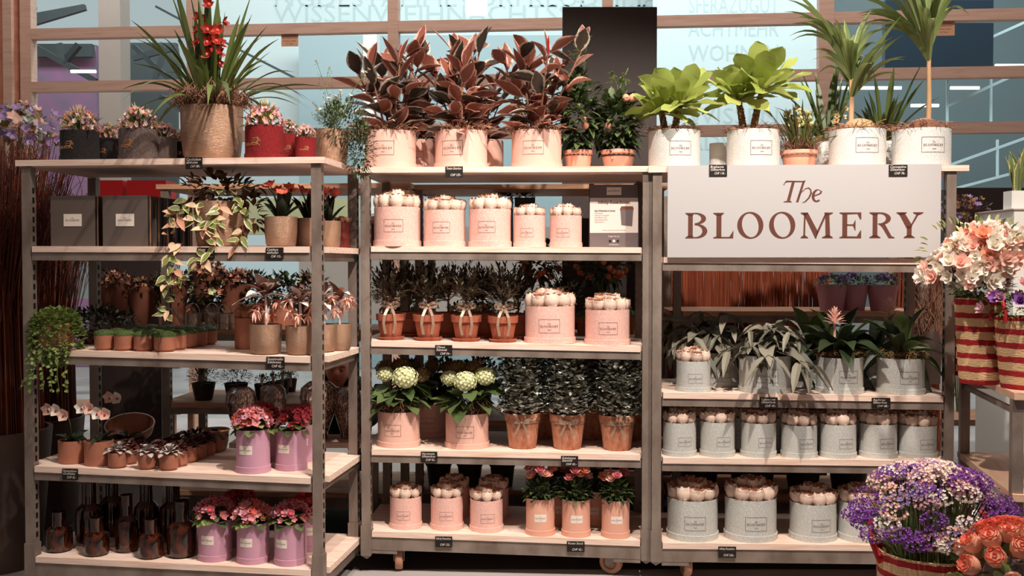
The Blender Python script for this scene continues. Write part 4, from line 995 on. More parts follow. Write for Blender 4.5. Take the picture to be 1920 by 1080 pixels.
for i, px in enumerate([1050, 1112]):
    o, r, H = potted('mini_rose_box', 'salmon box of miniature roses in the second row, %s' % ['left', 'right'][i], 'flower box', 1, 4, px, .28, 52, 64, 'sa'); part('foliage', CACHE['mrl'], o, loc=(0, 0, H), sc=1.1); part('blooms', m_minirose(170+i), o, loc=(0, 0, H))

# ============================================================ RIGHT TROLLEY
for i, (px, w) in enumerate([(1264, 96), (1412, 97)]):
    o, r, H = potted('potted_cabbage_palm', 'pale silver box with two scaly trunks topped by lime green leaf rosettes, %s of two' % ['left', 'right'][i], 'potted plant', 2, 0, px, .13, w, 70, 'sl', 'lime green rosette plants', .15, .5)
    drymoss(o, r*.98, H, 5, H=.35, n=160)
    for j, (x, ln, L) in enumerate([(.0, .2, .15 if i == 0 else .22), (-.04, -.15, .12 if i == 0 else .18)]):
        part('trunk', m_trunk(L, .018, .013, ln), o, loc=(x, j*.03, H-.02)); part('leaf_crown', m_cabbage_crown(180+i*2+j, 1.1 if j == 0 else .95), o, loc=(x+ln*L, j*.03, H+L-.03))
o, r, H = potted('silver_box', 'empty looking tapered silver box between the two rosette plants', 'flower box', 2, 0, 1347, .30, 34, 54, 'sl'); soil(o, r, H)
o, r, H = potted('potted_cymbidium', 'salmon pot with grassy orchid leaves and pale yellow blooms', 'potted plant', 2, 0, 1498, .2, 70, 36, 'sp')
soil(o, r, H, 'moss_dry'); drymoss(o, r*.95, H, 7, H=2.4, n=300)
part('foliage', m_straps(190, 44, .16, .32, .012, base=.03, emin=30), o, loc=(0, 0, H)); 
for i, (x, ln) in enumerate([(-.03, -.1), (.02, .1), (.05, .3)]): part('flower_spike', m_orchid_spike('fl_yellowgreen', 8, .19, .022, ln, 'fl_deeppink'), o, loc=(x, -.03, H), rot=(0, 0, i*1.9), label='pale yellow orchid blooms')
def m_palmleaves(seed, n, L0, zs):
    mb = MB(); r = random.Random(seed)
    for i in range(n):
        a = i*2.6+seed; e = radians(r.uniform(52, 82)); d = V((cos(a)*cos(e), sin(a)*cos(e)*.7, sin(e))); z = zs[0]+(zs[1]-zs[0])*i/n
        L = L0*r.uniform(.8, 1.15)
        for j in range(9):     # pleated frond splitting into blades
            f = (j-4)*.075; side = d.cross(V((0, 0, 1))).normalized(); dd = (d+side*f).normalized()
            mb.leaf((0, 0, z), dd, L*(1-abs(f)*.6), .03, 'palm', bend=.2+abs(f)*.9+r.uniform(0, .2), seg=8, prof='strap', fold=.8)
    return mb
for i, (px, w, H_, lb) in enumerate([(1607, 102, 70, 'left'), (1727, 104, 70, 'right')]):
    o, r, H = potted('potted_coconut_palm', 'pale silver box with a sprouting coconut and tall palm fronds, %s of two' % lb, 'potted plant', 2, 0, px, .13, w, 70, 'sl', 'coconut palms in silver boxes', .1, .55)
    drymoss(o, r*1.0, H, 8+i, H=.5, n=200)
    mb = MB(); mb.lathe([(0, -.05), (.06, -.03), (.072, 0), (.055, .03), (.02, .042), (0, .044)], 'moss_dry' if i else 'palmtrunk', 24); part('coconut', mb, o, loc=(0, -.03, H+.01), label='round sprouting coconut half sunk in moss')
    x = [-.03, .03][i]
    mb = MB(); mb.tube([(0, 0, -.02), (.003, 0, .15), (.0, 0, .3), (.005, 0, .38)], .013, 'palmtrunk', 10, .008); part('stem', mb, o, loc=(x, 0, H))
    part('fronds', m_palmleaves(200+i*5, 5, .58, (.14, .34) if i == 0 else (.30, .46)), o, loc=(x, 0, H))
for px, lb in [(1560, 'left of the left coconut palm'), (1662, 'between the two coconut palms')]:
    o, r, H = potted('silver_box', 'pale silver box in the second row %s' % lb, 'flower box', 2, 0, px-6, .38, 84, 56, 'sl'); drymoss(o, r, H, 9, H=.5, n=120)
    part('foliage', m_straps(210+px, 22, .16, .5, .028, 'strap', base=.03, emin=40, droop=(.1, .4)), o, loc=(0, 0, H))
    if px == 1560: part('flower_spike', m_orchid_spike('fl_yellowgreen', 6, .16, .02, .1, 'fl_deeppink'), o, loc=(.02, -.05, H))
# shelf 2
o, r, H = potted('rose_box', 'small silver glitter box of cream roses at the left end of the fern shelf', 'flower box', 2, 2, 1300, .09, 66, 57, 'sg', None, .0, .45); roses(o, r, H, 7, rr=.38)
o, r, H = potted('potted_staghorn_fern', 'silver glitter box with a grey green staghorn fern in front', 'potted plant', 2, 2, 1434, .12, 99, 68, 'sg', None, -.1, .48); soil(o, r, H); part('foliage', m_stag(221, 22), o, loc=(0, 0, H)); part('foliage', m_stag(222, 14, .14, .22), o, loc=(.02, -.02, H+.09))
o, r, H = potted('potted_staghorn_fern', 'shaded silver box with a staghorn fern behind the small rose box', 'potted plant', 2, 2, 1345, .34, 88, 62, 'sg'); soil(o, r, H); part('foliage', m_stag(223, 30, .2, .33), o, loc=(-.05, -.02, H+.05)); part('foliage', m_stag(226, 12, .14, .2), o, loc=(-.1, 0, H+.1))
for px, lb, rr_ in [(1574, 'left', .15), (1688, 'right', .1)]:
    o, r, H = potted('potted_bromeliad', 'silver glitter box with arching banded bromeliad leaves, %s of two' % lb, 'potted plant', 2, 2, px, .12, 88, 66, 'sg', 'bromeliads in silver boxes', rr_, .48)
    drymoss(o, r*.95, H, 11, 'dark_red' if 0 else 'fl_brown', H=1.0, n=200); part('foliage', m_brom(px, 20, .33), o, loc=(0, 0, H+.01))
    if lb == 'left': part('flower', m_bromflower(), o, loc=(-.03, -.02, H), label='spiky pale pink flower')
for px, lb, sd in [(1518, 'left', 5), (1640, 'right', 9)]:
    o, r, H = potted('potted_bromeliad', 'shaded silver box with upright dark bromeliad leaves in the second row, %s' % lb, 'potted plant', 2, 2, px, .36, 80, 62, 'sg'); part('foliage', m_brom(sd, 14, .36, .07), o, loc=(0, 0, H))
    if lb == 'right': part('flower', m_bromflower(), o, loc=(.06, -.02, H+.04))
# shelf 3
for i, (px, w, h) in enumerate([(1274, 64, 62), (1345, 66, 64), (1422, 67, 63), (1498, 68, 60), (1571, 68, 62), (1646, 70, 62), (1720, 70, 60)]):
    o, r, H = potted('rose_box', 'silver glitter rose box in the row of seven, %s' % ['first from the left', 'second from the left', 'third from the left', 'exactly in the middle', 'third from the right', 'second from the right', 'last on the right in shade'][i], 'flower box', 2, 3, px, .09+(.02 if i > 4 else 0), w, h, 'sg', 'row of seven silver rose boxes', .25-.0*i, .45)
    roses(o, r, H, 7, rr=.38)
for i, px in enumerate([1312, 1386, 1458, 1532, 1606, 1680]):
    o, r, H = potted('rose_box', 'silver rose box in the second row behind the row of seven, %s' % ['first', 'second', 'third', 'fourth', 'fifth', 'sixth'][i]+' from the left', 'flower box', 2, 3, px, .30, 62, 58, 'sg', 'second row of silver rose boxes'); roses(o, r, H, 7, rr=.38)
# shelf 4
for i, (px, w, h) in enumerate([(1298, 97, 74), (1407, 99, 76), (1524, 88, 68), (1615, 88, 70)]):
    o, r, H = potted('rose_box', 'large silver glitter rose box on the bottom shelf, %s' % ['leftmost', 'second from the left', 'third from the left', 'rightmost behind the purple flowers'][i], 'flower box', 2, 4, px, .13, w, h, 'sg', 'large silver rose boxes', [0, .05, .15, .25][i], .45)
    roses(o, r, H, 9, rr=.33)
# sign
a, ka = place(2, 0, 1252, -.02); 
zt = shz(2, 0, .7)
o = thing('shop_sign', 'large white sign reading The BLOOMERY hung on the front of the right trolley', 'sign', tpos(2, 0, 0, 0), -TR[2][1])
def loc_u(px, v, t=2):
    q, _ = place(t, 0, px, v); d = q-tpos(t, 0, v, 0); return V((d.x, d.y, 0)).length
u0, u1 = loc_u(1252, -.024), loc_u(1765, -.024)
def zat(py, px=1500, v=-.024, t=2):
    q, k = place(t, 0, px, v); x, y, d = proj(q); return q.z-(py-y)*d/FPX
z1, z0 = zat(309), zat(482.5)
mb = MB(); mb.box((u0, -.024, z0), (u1, -.014, z1), 'sign_white'); part('sign_board', mb, o)
mb = MB(); sc_ = (u1-u0)/(1895-8)
lettering(mb, 'sign_brown', lambda x, z: (u0+(x+955-8)*sc_, -.0245, z1-(423-z-0)*sc_ if False else z1-((423-z)-0)*sc_), 1, oy=423) if False else None
def sg(x, z): return (u0+(x/1.0+955-8)*sc_, -.0245, z1-(423-z)*sc_)
lettering(mb, 'sign_brown', sg, 1.0); part('lettering', mb, o, label='brown serif lettering The BLOOMERY')

# ============================================================ price tags
def tag(t, s, px0, py0, w, h, lines, lb, v=-.0125):
    p, k = place(t, s, px0+w/2, v); y = proj(p)[1]
    o = thing('price_tag', lb, 'price tag', (p.x, p.y, p.z-(py0+h/2-y)*k), -TR[t][1])
    W, Hh = w*k, h*k; mb = MB(); mb.box((-W/2, -.0015, -Hh/2), (W/2, .0015, Hh/2), 'tag'); part('card', mb, o)
    n = len(lines)
    for i, l in enumerate(lines):
        last = i == n-1; me = text_mesh(l, Hh*(.30 if not last else .30), 'LEFT', .25, 'chalk', 0)
        wd = max(v_.co.x for v_ in me.vertices); sc = min(1, W*(.88 if not last else .62)/wd)
        part('handwriting', me, o, loc=(-W*.45 if not last else -W*.22, -.002, Hh*(.22-.25*i) if not last else -Hh*.36), rot=UPR, sc=(sc, 1, 1))
for a in [
    (0, 0, 347, 295, 33, 22, ['Cymbidium', 'einhulen', 'CHF 185.-'], 'price tag on the top board below the big bronze orchid pot', -.015),
    (0, 1, 369, 464, 34, 22, ['Hoya', 'Hängepflanze', 'CHF 140.-'], 'price tag under the trailing hoya', -.009),
    (0, 1, 498, 464, 34, 22, ['Cattleya', 'einhulen', 'CHF 115.-'], 'price tag under the red tulip pots', -.009),
    (0, 2, 80, 655, 30, 21, ['Hängepflanze', 'CHF 42.-'], 'price tag half covered by trailing green vines at the left post', -.009),
    (0, 2, 499, 669, 35, 23, ['Sensationelles', 'Edelweiss', 'CHF 42.-'], 'price tag below the medinilla pots', -.009),
    (0, 3, 116, 879, 31, 21, ['Flamingoblume', 'Orchidee', 'CHF 42.-'], 'price tag below the orchid pots', -.009),
    (1, 0, 835, 312, 33, 21, ['Tineke Gitterbox', 'CHF 129.-'], 'price tag on the top board below the middle rubber plant', -.015),
    (1, 2, 816, 647, 32, 21, ['Oliven', 'Stämmli', 'CHF 54.-'], 'price tag below the olive trees', -.009),
    (1, 3, 789, 847, 31, 20, ['Hortensie', 'Glitterbox', 'CHF 92.-'], 'price tag below the hydrangeas', -.009),
    (1, 3, 1052, 855, 32, 20, ['Eukalyptus', 'Stämmli', 'CHF 42.-'], 'price tag below the eucalyptus pots', -.009),
    (1, 4, 816, 1006, 32, 20, ['Infinity Rosenbox', 'CHF 125.-'], 'price tag below the small pink glitter rose boxes', -.009),
    (1, 4, 1063, 1015, 33, 20, ['Rosen Stock', 'CHF 42.-'], 'price tag below the miniature roses', -.009),
    (2, 0, 1330, 309, 33, 21, ['Brighamia', 'Glitterbox', 'CHF 118.-'], 'brown price tag at the top left of the white sign', -.027),
    (2, 0, 1667, 309, 34, 21, ['Cocospalme', 'Glitterbox', 'CHF 78.-'], 'brown price tag at the top right of the white sign', -.027),
    (2, 2, 1425, 745, 33, 21, ['Kalanchoe', 'Glitterbox', 'CHF 49.-'], 'price tag below the staghorn fern', -.009),
    (2, 2, 1635, 746, 34, 20, ['Aechmea', 'Glitterbox', 'CHF 68.-'], 'price tag below the bromeliads', -.009),
    (2, 4, 1347, 1025, 33, 21, ['Infinity Rosenbox', 'CHF 240.-'], 'price tag below the large silver rose boxes', -.009)]: tag(*a[:8], v=a[8])
# ============================================================ the setting
mb = MB(); mb.box((-9, 1.0, -.05), (9, 30, 0), 'floor_grey'); struct('floor', mb)
mb = MB(); mb.box((-6, 4.72, 0), (6, 6.6, .006), 'carpet'); o = thing('dark_carpet', 'dark brown carpet runner under the trolleys', 'carpet', me=mb)
# window wall: local frame, u along the wall, v away
WA, WTH = V((-4.35, 8.85, 0)), .085
def wp(u, v, z): return (WA.x+u*cos(WTH)+v*sin(WTH), WA.y-u*sin(WTH)+v*cos(WTH), z)
def wbox(mb, u0, u1, v0, v1, z0, z1, m):
    c = [wp(u0, v0, z0), wp(u1, v0, z0), wp(u1, v1, z0), wp(u0, v1, z0), wp(u0, v0, z1), wp(u1, v0, z1), wp(u1, v1, z1), wp(u0, v1, z1)]
    mb.add(c, [(0, 3, 2, 1), (4, 5, 6, 7), (0, 1, 5, 4), (1, 2, 6, 5), (2, 3, 7, 6), (3, 0, 4, 7)], m, smooth=False)
def wu(px, v=0):
    lo, hi = -5, 20
    for _ in range(40):
        m_ = (lo+hi)/2
        if proj(wp(m_, v, 2.8))[0] < px: lo = m_
        else: hi = m_
    return lo
def wz(px, py):
    u = wu(px); q = wp(u, 0, 2.8); x, y, d = proj(q); return 2.8-(py-y)*d/FPX
ZT = [wz(300, 59), wz(300, 159), wz(1700, 240)]
UL, UR = wu(38), wu(2100)
mb = MB(); MU = [(wu(49), .10), (wu(361), .10), (wu(737), .09), (wu(1139), .09), (wu(1549), .12), (wu(1990), .1)]
for u, w_ in MU: wbox(mb, u-w_/2, u+w_/2, 0, .10, 0, 6, 'window_wood')
for z in ZT+[ZT[2]-1.0, ZT[0]+1.3]: wbox(mb, UL, UR, .004, .09, z-.045, z+.045, 'window_wood')
struct('window_1', mb)
mb = MB(); wbox(mb, UL, UR, .045, .049, .1, 6, 'glass_pane'); o = struct('window_2', mb)
mb = MB(); wbox(mb, -4.2, UL-.02, -.05, .2, 0, 6, 'wood_wall'); struct('wall_left', mb)
mb = MB(); wbox(mb, UL-.10, UL-.02, -.09, -.05, 0, 6, 'window_wood'); struct('trim_1', mb)
m_ = bpy.data.materials.new('ceiling_lamp_face'); m_.use_nodes = True; b_ = m_.node_tree.nodes['Principled BSDF']; b_.inputs['Emission Color'].default_value = (1, .97, .92, 1); b_.inputs['Emission Strength'].default_value = .9; M['ceiling_lamp_face'] = m_
# notes stuck to the glass
for px, py, lb in [(542, 73, 'small peach paper note stuck on the window above the orchid'), (1771, 51, 'small peach paper note stuck on the dark window at the right')]:
    u = wu(px); z = wz(px, py); mb = MB(); h = .12 if px < 900 else .13; w_ = .15 if px < 900 else .17
    o = thing('paper_note', lb, 'note', wp(u, 0, z), -WTH); mb.box((-w_/2, .03, -h/2), (w_/2, .034, h/2), 'note'); part('sheet', mb, o)
    for k, l in enumerate(['WICHTIG: bitte', 'die Scheiben nicht', 'berühren, danke', 'Ihr Team']): part('writing', text_mesh(l, .017, 'CENTER', 0, 'note_ink'), o, loc=(0, .029, h*.26-k*.025), rot=UPR)
# behind the glass: banner with faint capitals, column, trusses, screens, dark building, railings
def slab(name, lb, cat, x0, y0, x1, y1, d, m, depth=.1, kind=None, group=None):
    a = at(x0, y0, d); b = at(x1, y1, d); mb = MB(); mb.box((0, 0, 0), (b.x-a.x, depth, a.z-b.z), m)
    o = thing(name, lb, cat, (a.x, a.y, b.z), 0, group, mb); return o
bn = slab('hall_banner', 'huge pale banner with faint capital letters beyond the windows', 'banner', 380, -260, 1400, 235, 14, 'banner', .05)
for i, (l, py) in enumerate([('LICHTERMARKT ADVENT TREFFPUNKT', -20), ('NGDESTAMMEVORFREUDEIMADVENT', 10), ('WISSENWEIHNACHTSSÄMMEERBOTE', 40)]):
    q = at(510, py, 13.98); me = text_mesh(l, .36, 'LEFT', 0, 'banner_text'); wd = max(v_.co.x for v_ in me.vertices)
    part('banner_writing', me, bn, loc=(q.x-bn.location.x, -.003, q.z-bn.location.z), rot=UPR, sc=((900/FPX*14)/wd, 1, 1))
bn2 = slab('hall_banner', 'second pale banner with faint letters behind the lime green plants', 'banner', 1225, -200, 1545, 330, 13, 'banner', .05)
for i, (l, py) in enumerate([('SFERAZUGUT', 22), ('ACHTMEHR', 66), ('WOHNEN', 112), ('ZUHAUSE', 160), ('WISSEN', 230), ('ADVENT', 280)]):
    q = at(1292, py, 12.98); me = text_mesh(l, .30, 'LEFT', 0, 'banner_text'); wd = max(v_.co.x for v_ in me.vertices)
    part('banner_writing', me, bn2, loc=(q.x-bn2.location.x, -.003, q.z-bn2.location.z), rot=UPR, sc=((170/FPX*13)/wd, 1, 1))
slab('hall_facade', 'shaded teal facade strip under the pale banner', 'facade', 560, 66, 1060, 240, 13.6, 'teal_wall', .1)
slab('hall_facade', 'lower teal facade strip beyond the window behind the rubber plants', 'facade', 560, 240, 1060, 690, 13.7, 'teal_wall', .1)
slab('white_pillar', 'white pillar beyond the window behind the left rubber plant', 'pillar', 681, 58, 706, 400, 12.5, 'lamp_white', .3)
slab('concrete_column', 'broad taupe column beyond the window at the left', 'pillar', 181, -300, 222, 620, 11.5, 'column_grey', .3)
slab('magenta_screen', 'mottled magenta screen beyond the left window', 'screen', 62, 84, 180, 689, 14, 'magenta_screen', .1)
slab('dark_hall_board', 'dark void panel above the magenta screen beyond the left window', 'panel', 60, 82, 172, 106, 13.8, 'truss', .1)
slab('dark_hall_board', 'dark panel behind the orchid leaves beyond the window', 'panel', 244, 80, 330, 692, 13.8, 'truss', .1)
def beam(name, lb, pts, d, r, m, group=None):
    P_ = [at(x, y, d) for x, y in pts]; base = P_[0]; mb = MB()
    for a, b in zip(P_, P_[1:]): mb.tube([a-base, b-base], r, m, 4)
    return thing(name, lb, 'beam' if m == 'truss' else 'railing', base, 0, group, mb)
beam('steel_truss', 'dark steel truss descending beyond the upper left pane', [(50, 34), (160, 14), (60, 44), (62, 12)], 12.6, .05, 'truss')
beam('steel_truss', 'dark steel truss with diagonal struts beyond the middle left pane', [(56, 82), (180, 152), (120, 118), (148, 84), (120, 118), (112, 82)], 12.6, .05, 'truss')
beam('steel_truss', 'thin dark cable crossing the upper pane left of the orchid', [(292, 12), (352, 44), (560, 150), (600, 166)], 12.4, .02, 'truss')
beam('steel_truss', 'lattice strut beyond the window behind the orchid leaves', [(250, 86), (330, 160), (290, 150), (310, 90), (250, 110), (330, 90), (345, 210), (300, 180)], 12.4, .04, 'truss')
beam('steel_truss', 'dark rail slanting below the rubber plants beyond the window', [(780, 262), (830, 286), (950, 330), (700, 250)], 12.2, .02, 'truss')
for x0, y0, x1, y1, lb in [(1660, 0, 1863, 19, 'uppermost'), (1660, 43, 1863, 126, 'largest, level with the paper note')]:
    slab('navy_panel', 'navy blue panel beyond the right window, %s' % lb, 'panel', x0, y0, x1, y1, 12, 'navy', .1)
slab('hall_gallery', 'grey green gallery wall beyond the right window', 'facade', 1560, -100, 2200, 600, 14.5, 'teal_dark', .2)
for i, pts in enumerate([[(1774, 200), (1925, 130)], [(1774, 312), (1925, 258)], [(1774, 358), (1925, 318)], [(1774, 108), (1925, 40)], [(1870, 262), (1870, 330)], [(1776, 150), (1776, 240)], [(1858, 130), (1858, 235)]]):
    beam('stair_railing', 'pale stair railing bar beyond the right window, %s' % ['sloping across the lowest but one pane', 'sloping in the lowest pane', 'lowest sloping one above the dark counter', 'steepest near the ceiling', 'short upright of the lowest pane', 'upright beside the palm pot', 'upright at the far right pane'][i], pts, 12.4, .022 if i < 4 else .018, 'rail_white', 'stair railing bars')
slab('hall_counter', 'dark counter front below the pale railing at the right', 'counter', 1790, 352, 2100, 560, 8.0, 'panel_dark', .4)
def strip(px0, py0, px1, py1, d, lb):
    m_ = bpy.data.materials.get('tube_light')
    if not m_:
        m_ = bpy.data.materials.new('tube_light'); m_.use_nodes = True; b = m_.node_tree.nodes['Principled BSDF']; b.inputs['Emission Color'].default_value = (1, .97, .9, 1); b.inputs['Emission Strength'].default_value = 1.2; M['tube_light'] = m_
    a = at(px0, py0, d); b = at(px1, py1, d); mb = MB(); mb.tube([(0, 0, 0), b-a], .02, 'tube_light', 6); thing('strip_light', lb, 'lamp', a, 0, None, mb)
strip(133, 134, 180, 134, 12, 'horizontal strip light beyond the left window')
strip(1782, 165, 1836, 165, 12, 'horizontal strip light beyond the window right of the palms'); strip(1708, 198, 1760, 198, 12, 'short strip light seen behind the right palm stem')
strip(1866, 123, 1925, 123, 12, 'horizontal strip light at the right end beyond the window'); strip(1570, 165, 1690, 165, 12, 'long strip light seen between the palm leaves')
o = slab('ceiling_lamp', 'square white lamp head hanging at the top centre', 'lamp', 872, -20, 913, 22, 7.4, 'ceiling_lamp_face', .12)
# tall dark panel behind middle/right trolleys
o = slab('display_board', 'tall dark brown display panel rising behind the middle trolley', 'panel', 1055, 13, 1232, 950, 6.15, 'panel_dark', .04)
a = at(1055, 13, 6.15); o.location.z = 0; 
for v_ in o.data.vertices:
    if v_.co.z > .5: v_.co.z = a.z
# reed screen behind the right trolley
def twig_panel(name, lb, w, h, n, m, loc, depth=.08, seed=1, splay=.03, r0=.003):
    mb = MB(); r = random.Random(seed)
    for i in range(n):
        x = r.uniform(0, w); y = r.uniform(0, depth); l = r.uniform(-splay, splay)
        pts = [(x, y, r.uniform(0, .05)), (x+l*.5+r.uniform(-.006, .006), y, h*.5), (x+l, y+r.uniform(-.02, .02), h*r.uniform(.86, 1.0))]
        mb.tube(pts, r0*r.uniform(.7, 1.4), m, 3, r0*.6)
    return thing(name, lb, 'twig screen', loc, 0, None, mb)
twig_panel('reed_screen', 'screen of upright red brown twigs behind the right trolley', 1.05, 1.62, 1500, 'twig', at(1232, 700, 6.1)*V((1, 1, 0)) if False else V((at(1232, 500, 6.1).x, 6.1, 0)), .06)
twig_panel('reed_screen', 'narrower bundle of red twigs at the right end behind the trolley post', .32, 1.62, 260, 'twig', V((at(1700, 500, 6.0).x, 6.2, 0)), .1, 5)
# red twig bundle in a tall planter at far left
def tall_planter(x, y, lb, h, r, n, top, seed, spread):
    o = thing('twig_planter', lb, 'planter', (x, y, 0)); mb = MB()
    mb.lathe([(0, 0), (r*.78, 0), (r, h), (r*.93, h), (r*.9, h-.05), (0, h-.05)], 'planter', 40); part('planter', mb, o)
    mb = MB(); rr_ = random.Random(seed)
    for i in range(n):
        a = rr_.uniform(0, 2*pi); q = sqrt(rr_.random())*r*.85; s_ = q*(1+rr_.uniform(.0, spread)); tz = top*rr_.uniform(.82, 1.04)
        pts = [(q*cos(a), q*sin(a), h-.06), (q*cos(a)*.9+rr_.uniform(-.01, .01), q*sin(a)*.9, h+(tz-h)*.5), (s_*cos(a)+rr_.uniform(-.04, .04), s_*sin(a)+rr_.uniform(-.03, .03), tz)]
        mb.tube(pts, .0035, 'twig_dark' if rr_.random() < .75 else 'twig', 3, .0015)
        for k in range(2):
            c = V(pts[1]).lerp(V(pts[2]), rr_.uniform(.5, 1)); mb.tube([c, c+V((rr_.uniform(-.06, .06), rr_.uniform(-.05, .05), rr_.uniform(.04, .12)))], .0014, 'twig_dark', 3)
    part('twigs', mb, o); return o
tall_planter(-2.50, 4.80, 'tall dark planter filled with a dense bundle of red brown twigs at the far left', .66, .26, 1200, 1.95, 3, 1.1)
tall_planter(-2.62, 5.55, 'second bundle of red brown twigs behind the left trolley', .6, .22, 520, 1.80, 4, .5)
# flowers above the left twigs
def loose_bouquet(x, y, z, lb, mats, R, H, seed, n=60, s=.03, green='eucalyptus', stems=True, cat='flowers', name='dried_bouquet'):
    o = thing(name, lb, cat, (x, y, z)); part('blooms', m_blossoms(seed, n, R, H, s, mats, z0=0, shell=.2, emin=-30), o)
    part('foliage', m_cloud(seed+1, 120, R, H*1.3, .035, .022, green, z0=-H*.5, seg=2, prof='round', shell=.2), o)
    if stems:
        mb = MB(); r_ = random.Random(seed)
        for i in range(30): a = r_.uniform(0, 6.3); mb.tube([(.02*cos(a), .02*sin(a), -z+.62 if z > 1.2 else -H), (R*.7*cos(a), R*.7*sin(a), 0)], .002, 'stalk', 3)
        part('stems', mb, o)
    return o
q = at(40, 245, 5.0); loose_bouquet(q.x, q.y, q.z, 'dried bouquet with lilac, blush and grey leaves above the twigs at the far left', ['fl_lilac', 'fl_brown', 'fl_blush', 'fl_brown', 'eucalyptus'], .19, .13, 300, 110)
# ------------------------------------------------------------ goods on the rear trolleys
for i, px in enumerate([382, 443]):
    o, r, H = potted('potted_rosemary', 'dull pot of dark spiky rosemary on the rear shelf, %s of two' % ['left', 'right'][i], 'potted plant', 3, 2, px, .12, 44, 32, 'zt', 'rosemary pots'); part('foliage', m_cloud(310+i, 420, .085, .11, .03, .005, 'green_dark', z0=-.02, shell=.1), o, loc=(0, 0, H))
for i, px in enumerate([492, 513, 530, 545]):
    o, r, H = potted('herb_pot', 'small olive green herb pot with white stick tag, %s in the receding row' % ['first', 'second', 'third', 'fourth'][i], 'potted plant', 3, 2, px, .14+i*.12, 30-i*2, 30-i*2, 'zt', 'herb pots')
    part('foliage', m_cloud(320+i, 160, .04, .07, .02, .008, 'green', z0=-.02, shell=.1), o, loc=(0, 0, H)); mb = MB(); mb.box((-.008, -.002, 0), (.008, 0, .09), 'poster_white'); part('stick_tag', mb, o, loc=(.01, -r*.9, H*.4))
def can():
    mb = MB(); mb.lathe([(0, 0), (.05, 0), (.052, .004), (.052, .03), (.0505, .033), (.052, .036), (.052, .085), (.049, .085), (.049, .01), (0, .01)], 'zinc', 30); return mb
def hnd():
    mb = MB(); mb.tube([(.036*cos(a), 0, .083+.055*sin(a)) for a in [pi*i/12 for i in range(13)]], .0022, 'zinc', 6); return mb
def spout():
    mb = MB(); mb.tube([(-.04, -.03, .015), (-.085, -.06, .11)], .009, 'zinc', 10, .007); return mb
for i, (px, v) in enumerate([(362, .06), (398, .10), (422, .03), (450, .16)]):
    p, k = place(3, 1, px, v); o = thing('watering_can', 'small zinc watering can with hoop handle, %s' % ['leftmost of four', 'second of four, set back', 'third of four, nearest', 'rightmost of four beside the copper box'][i], 'watering can', p, 0, 'zinc watering cans')
    part('body', cached('can', can), o); part('handle', cached('hnd', hnd), o, rot=(0, 0, .5)); part('spout', cached('spout', spout), o)
def wrap_bouquet(px, py, d, lb, lean, seed):
    q = at(px, py, d); o = thing('wrapped_bouquet', lb, 'bouquet', q, 0, 'bouquets in brown paper'); mb = MB(); n = 24; vs = []
    for i in range(n):
        a = 2*pi*i/n; r = .095*(1+.08*sin(3*a)); vs += [(.02*cos(a), .015*sin(a), -.2), (r*cos(a)+lean*.3, r*.7*sin(a), .1+.02*sin(2*a+seed))]
    mb.add(vs, [(2*i, (2*i+2) % (2*n), (2*i+3) % (2*n), 2*i+1) for i in range(n)], 'kraft'); part('paper_wrap', mb, o)
    part('blooms', m_blossoms(seed, 50, .1, .06, .022, ['fl_brown', 'darkleaf', 'brownleaf', 'fl_peach'], z0=.10, shell=.1), o, loc=(lean*.3, 0, 0)); part('foliage', m_cloud(seed, 90, .11, .1, .035, .015, 'darkleaf', z0=.07, seg=2), o, loc=(lean*.3, 0, 0))
for i, (px, py, ln) in enumerate([(222, 565, -.1), (262, 575, .05), (330, 565, -.1), (372, 545, .2), (415, 560, .35)]):
    wrap_bouquet(px, py, 5.62+.03*i, 'bouquet wrapped in brown kraft paper, %s of five at the back of the left trolley' % ['leftmost', 'second', 'third', 'fourth', 'rightmost'][i], ln, 330+i)
# red cartons above the bags, seen behind
slab('carton_stand', 'dark stand carrying the red cartons far behind the left trolley', 'stand', 170, 374, 300, 900, 6.6, 'panel_dark', .2)
slab('red_carton', 'red carton behind the gift bags, left one', 'carton', 166, 338, 230, 374, 6.6, 'red_box', .2).location.z -= 0
slab('red_carton', 'red carton behind the gift bags, right one', 'carton', 238, 338, 311, 374, 6.6, 'red_box', .2)
# low table with murano vases and a person behind it
o = thing('vase_table', 'low white topped table behind the left trolley carrying patterned vases', 'table', (-1.0, 5.12, 0)); mb = MB(); mb.box((-.42, -.13, .53), (.32, .13, .555), 'pine'); part('tabletop', mb, o)
for x, y in ((-.38, -.1), (.28, -.1), (-.38, .1), (.28, .1)): mb = MB(); mb.box((x-.018, y-.018, 0), (x+.018, y+.018, .53), 'steel'); part('leg', mb, o)
def vase(px, d, w, h, lb, pinch=.45):
    q = at(px, 700, d); k = d/FPX; r = w*k/2; H = h*k; o = thing('patterned_vase', lb, 'vase', (q.x, q.y, .555), 0, 'speckled glass vases'); mb = MB()
    mb.lathe([(0, 0), (pinch*.8, 0), (pinch, .03), (pinch, .12), (.75, .4), (1, .72), (.92, .9), (.6, .99), (.52, 1.0), (.5, .97), (.8, .86), (.9, .7), (.6, .35), (.2, .1), (0, .08)], 'murano', 36); part('vase_body', mb, o, sc=(r, r, H))
vase(598, 5.12, 72, 108, 'tall speckled red and cream glass vase beside the front post'); vase(650, 5.14, 54, 98, 'slender speckled vase nearest the middle trolley'); vase(452, 5.2, 58, 92, 'speckled brown vase behind the pink blooms, left one')
vase(512, 5.22, 50, 96, 'speckled vase behind the deep pink blooms, middle one')
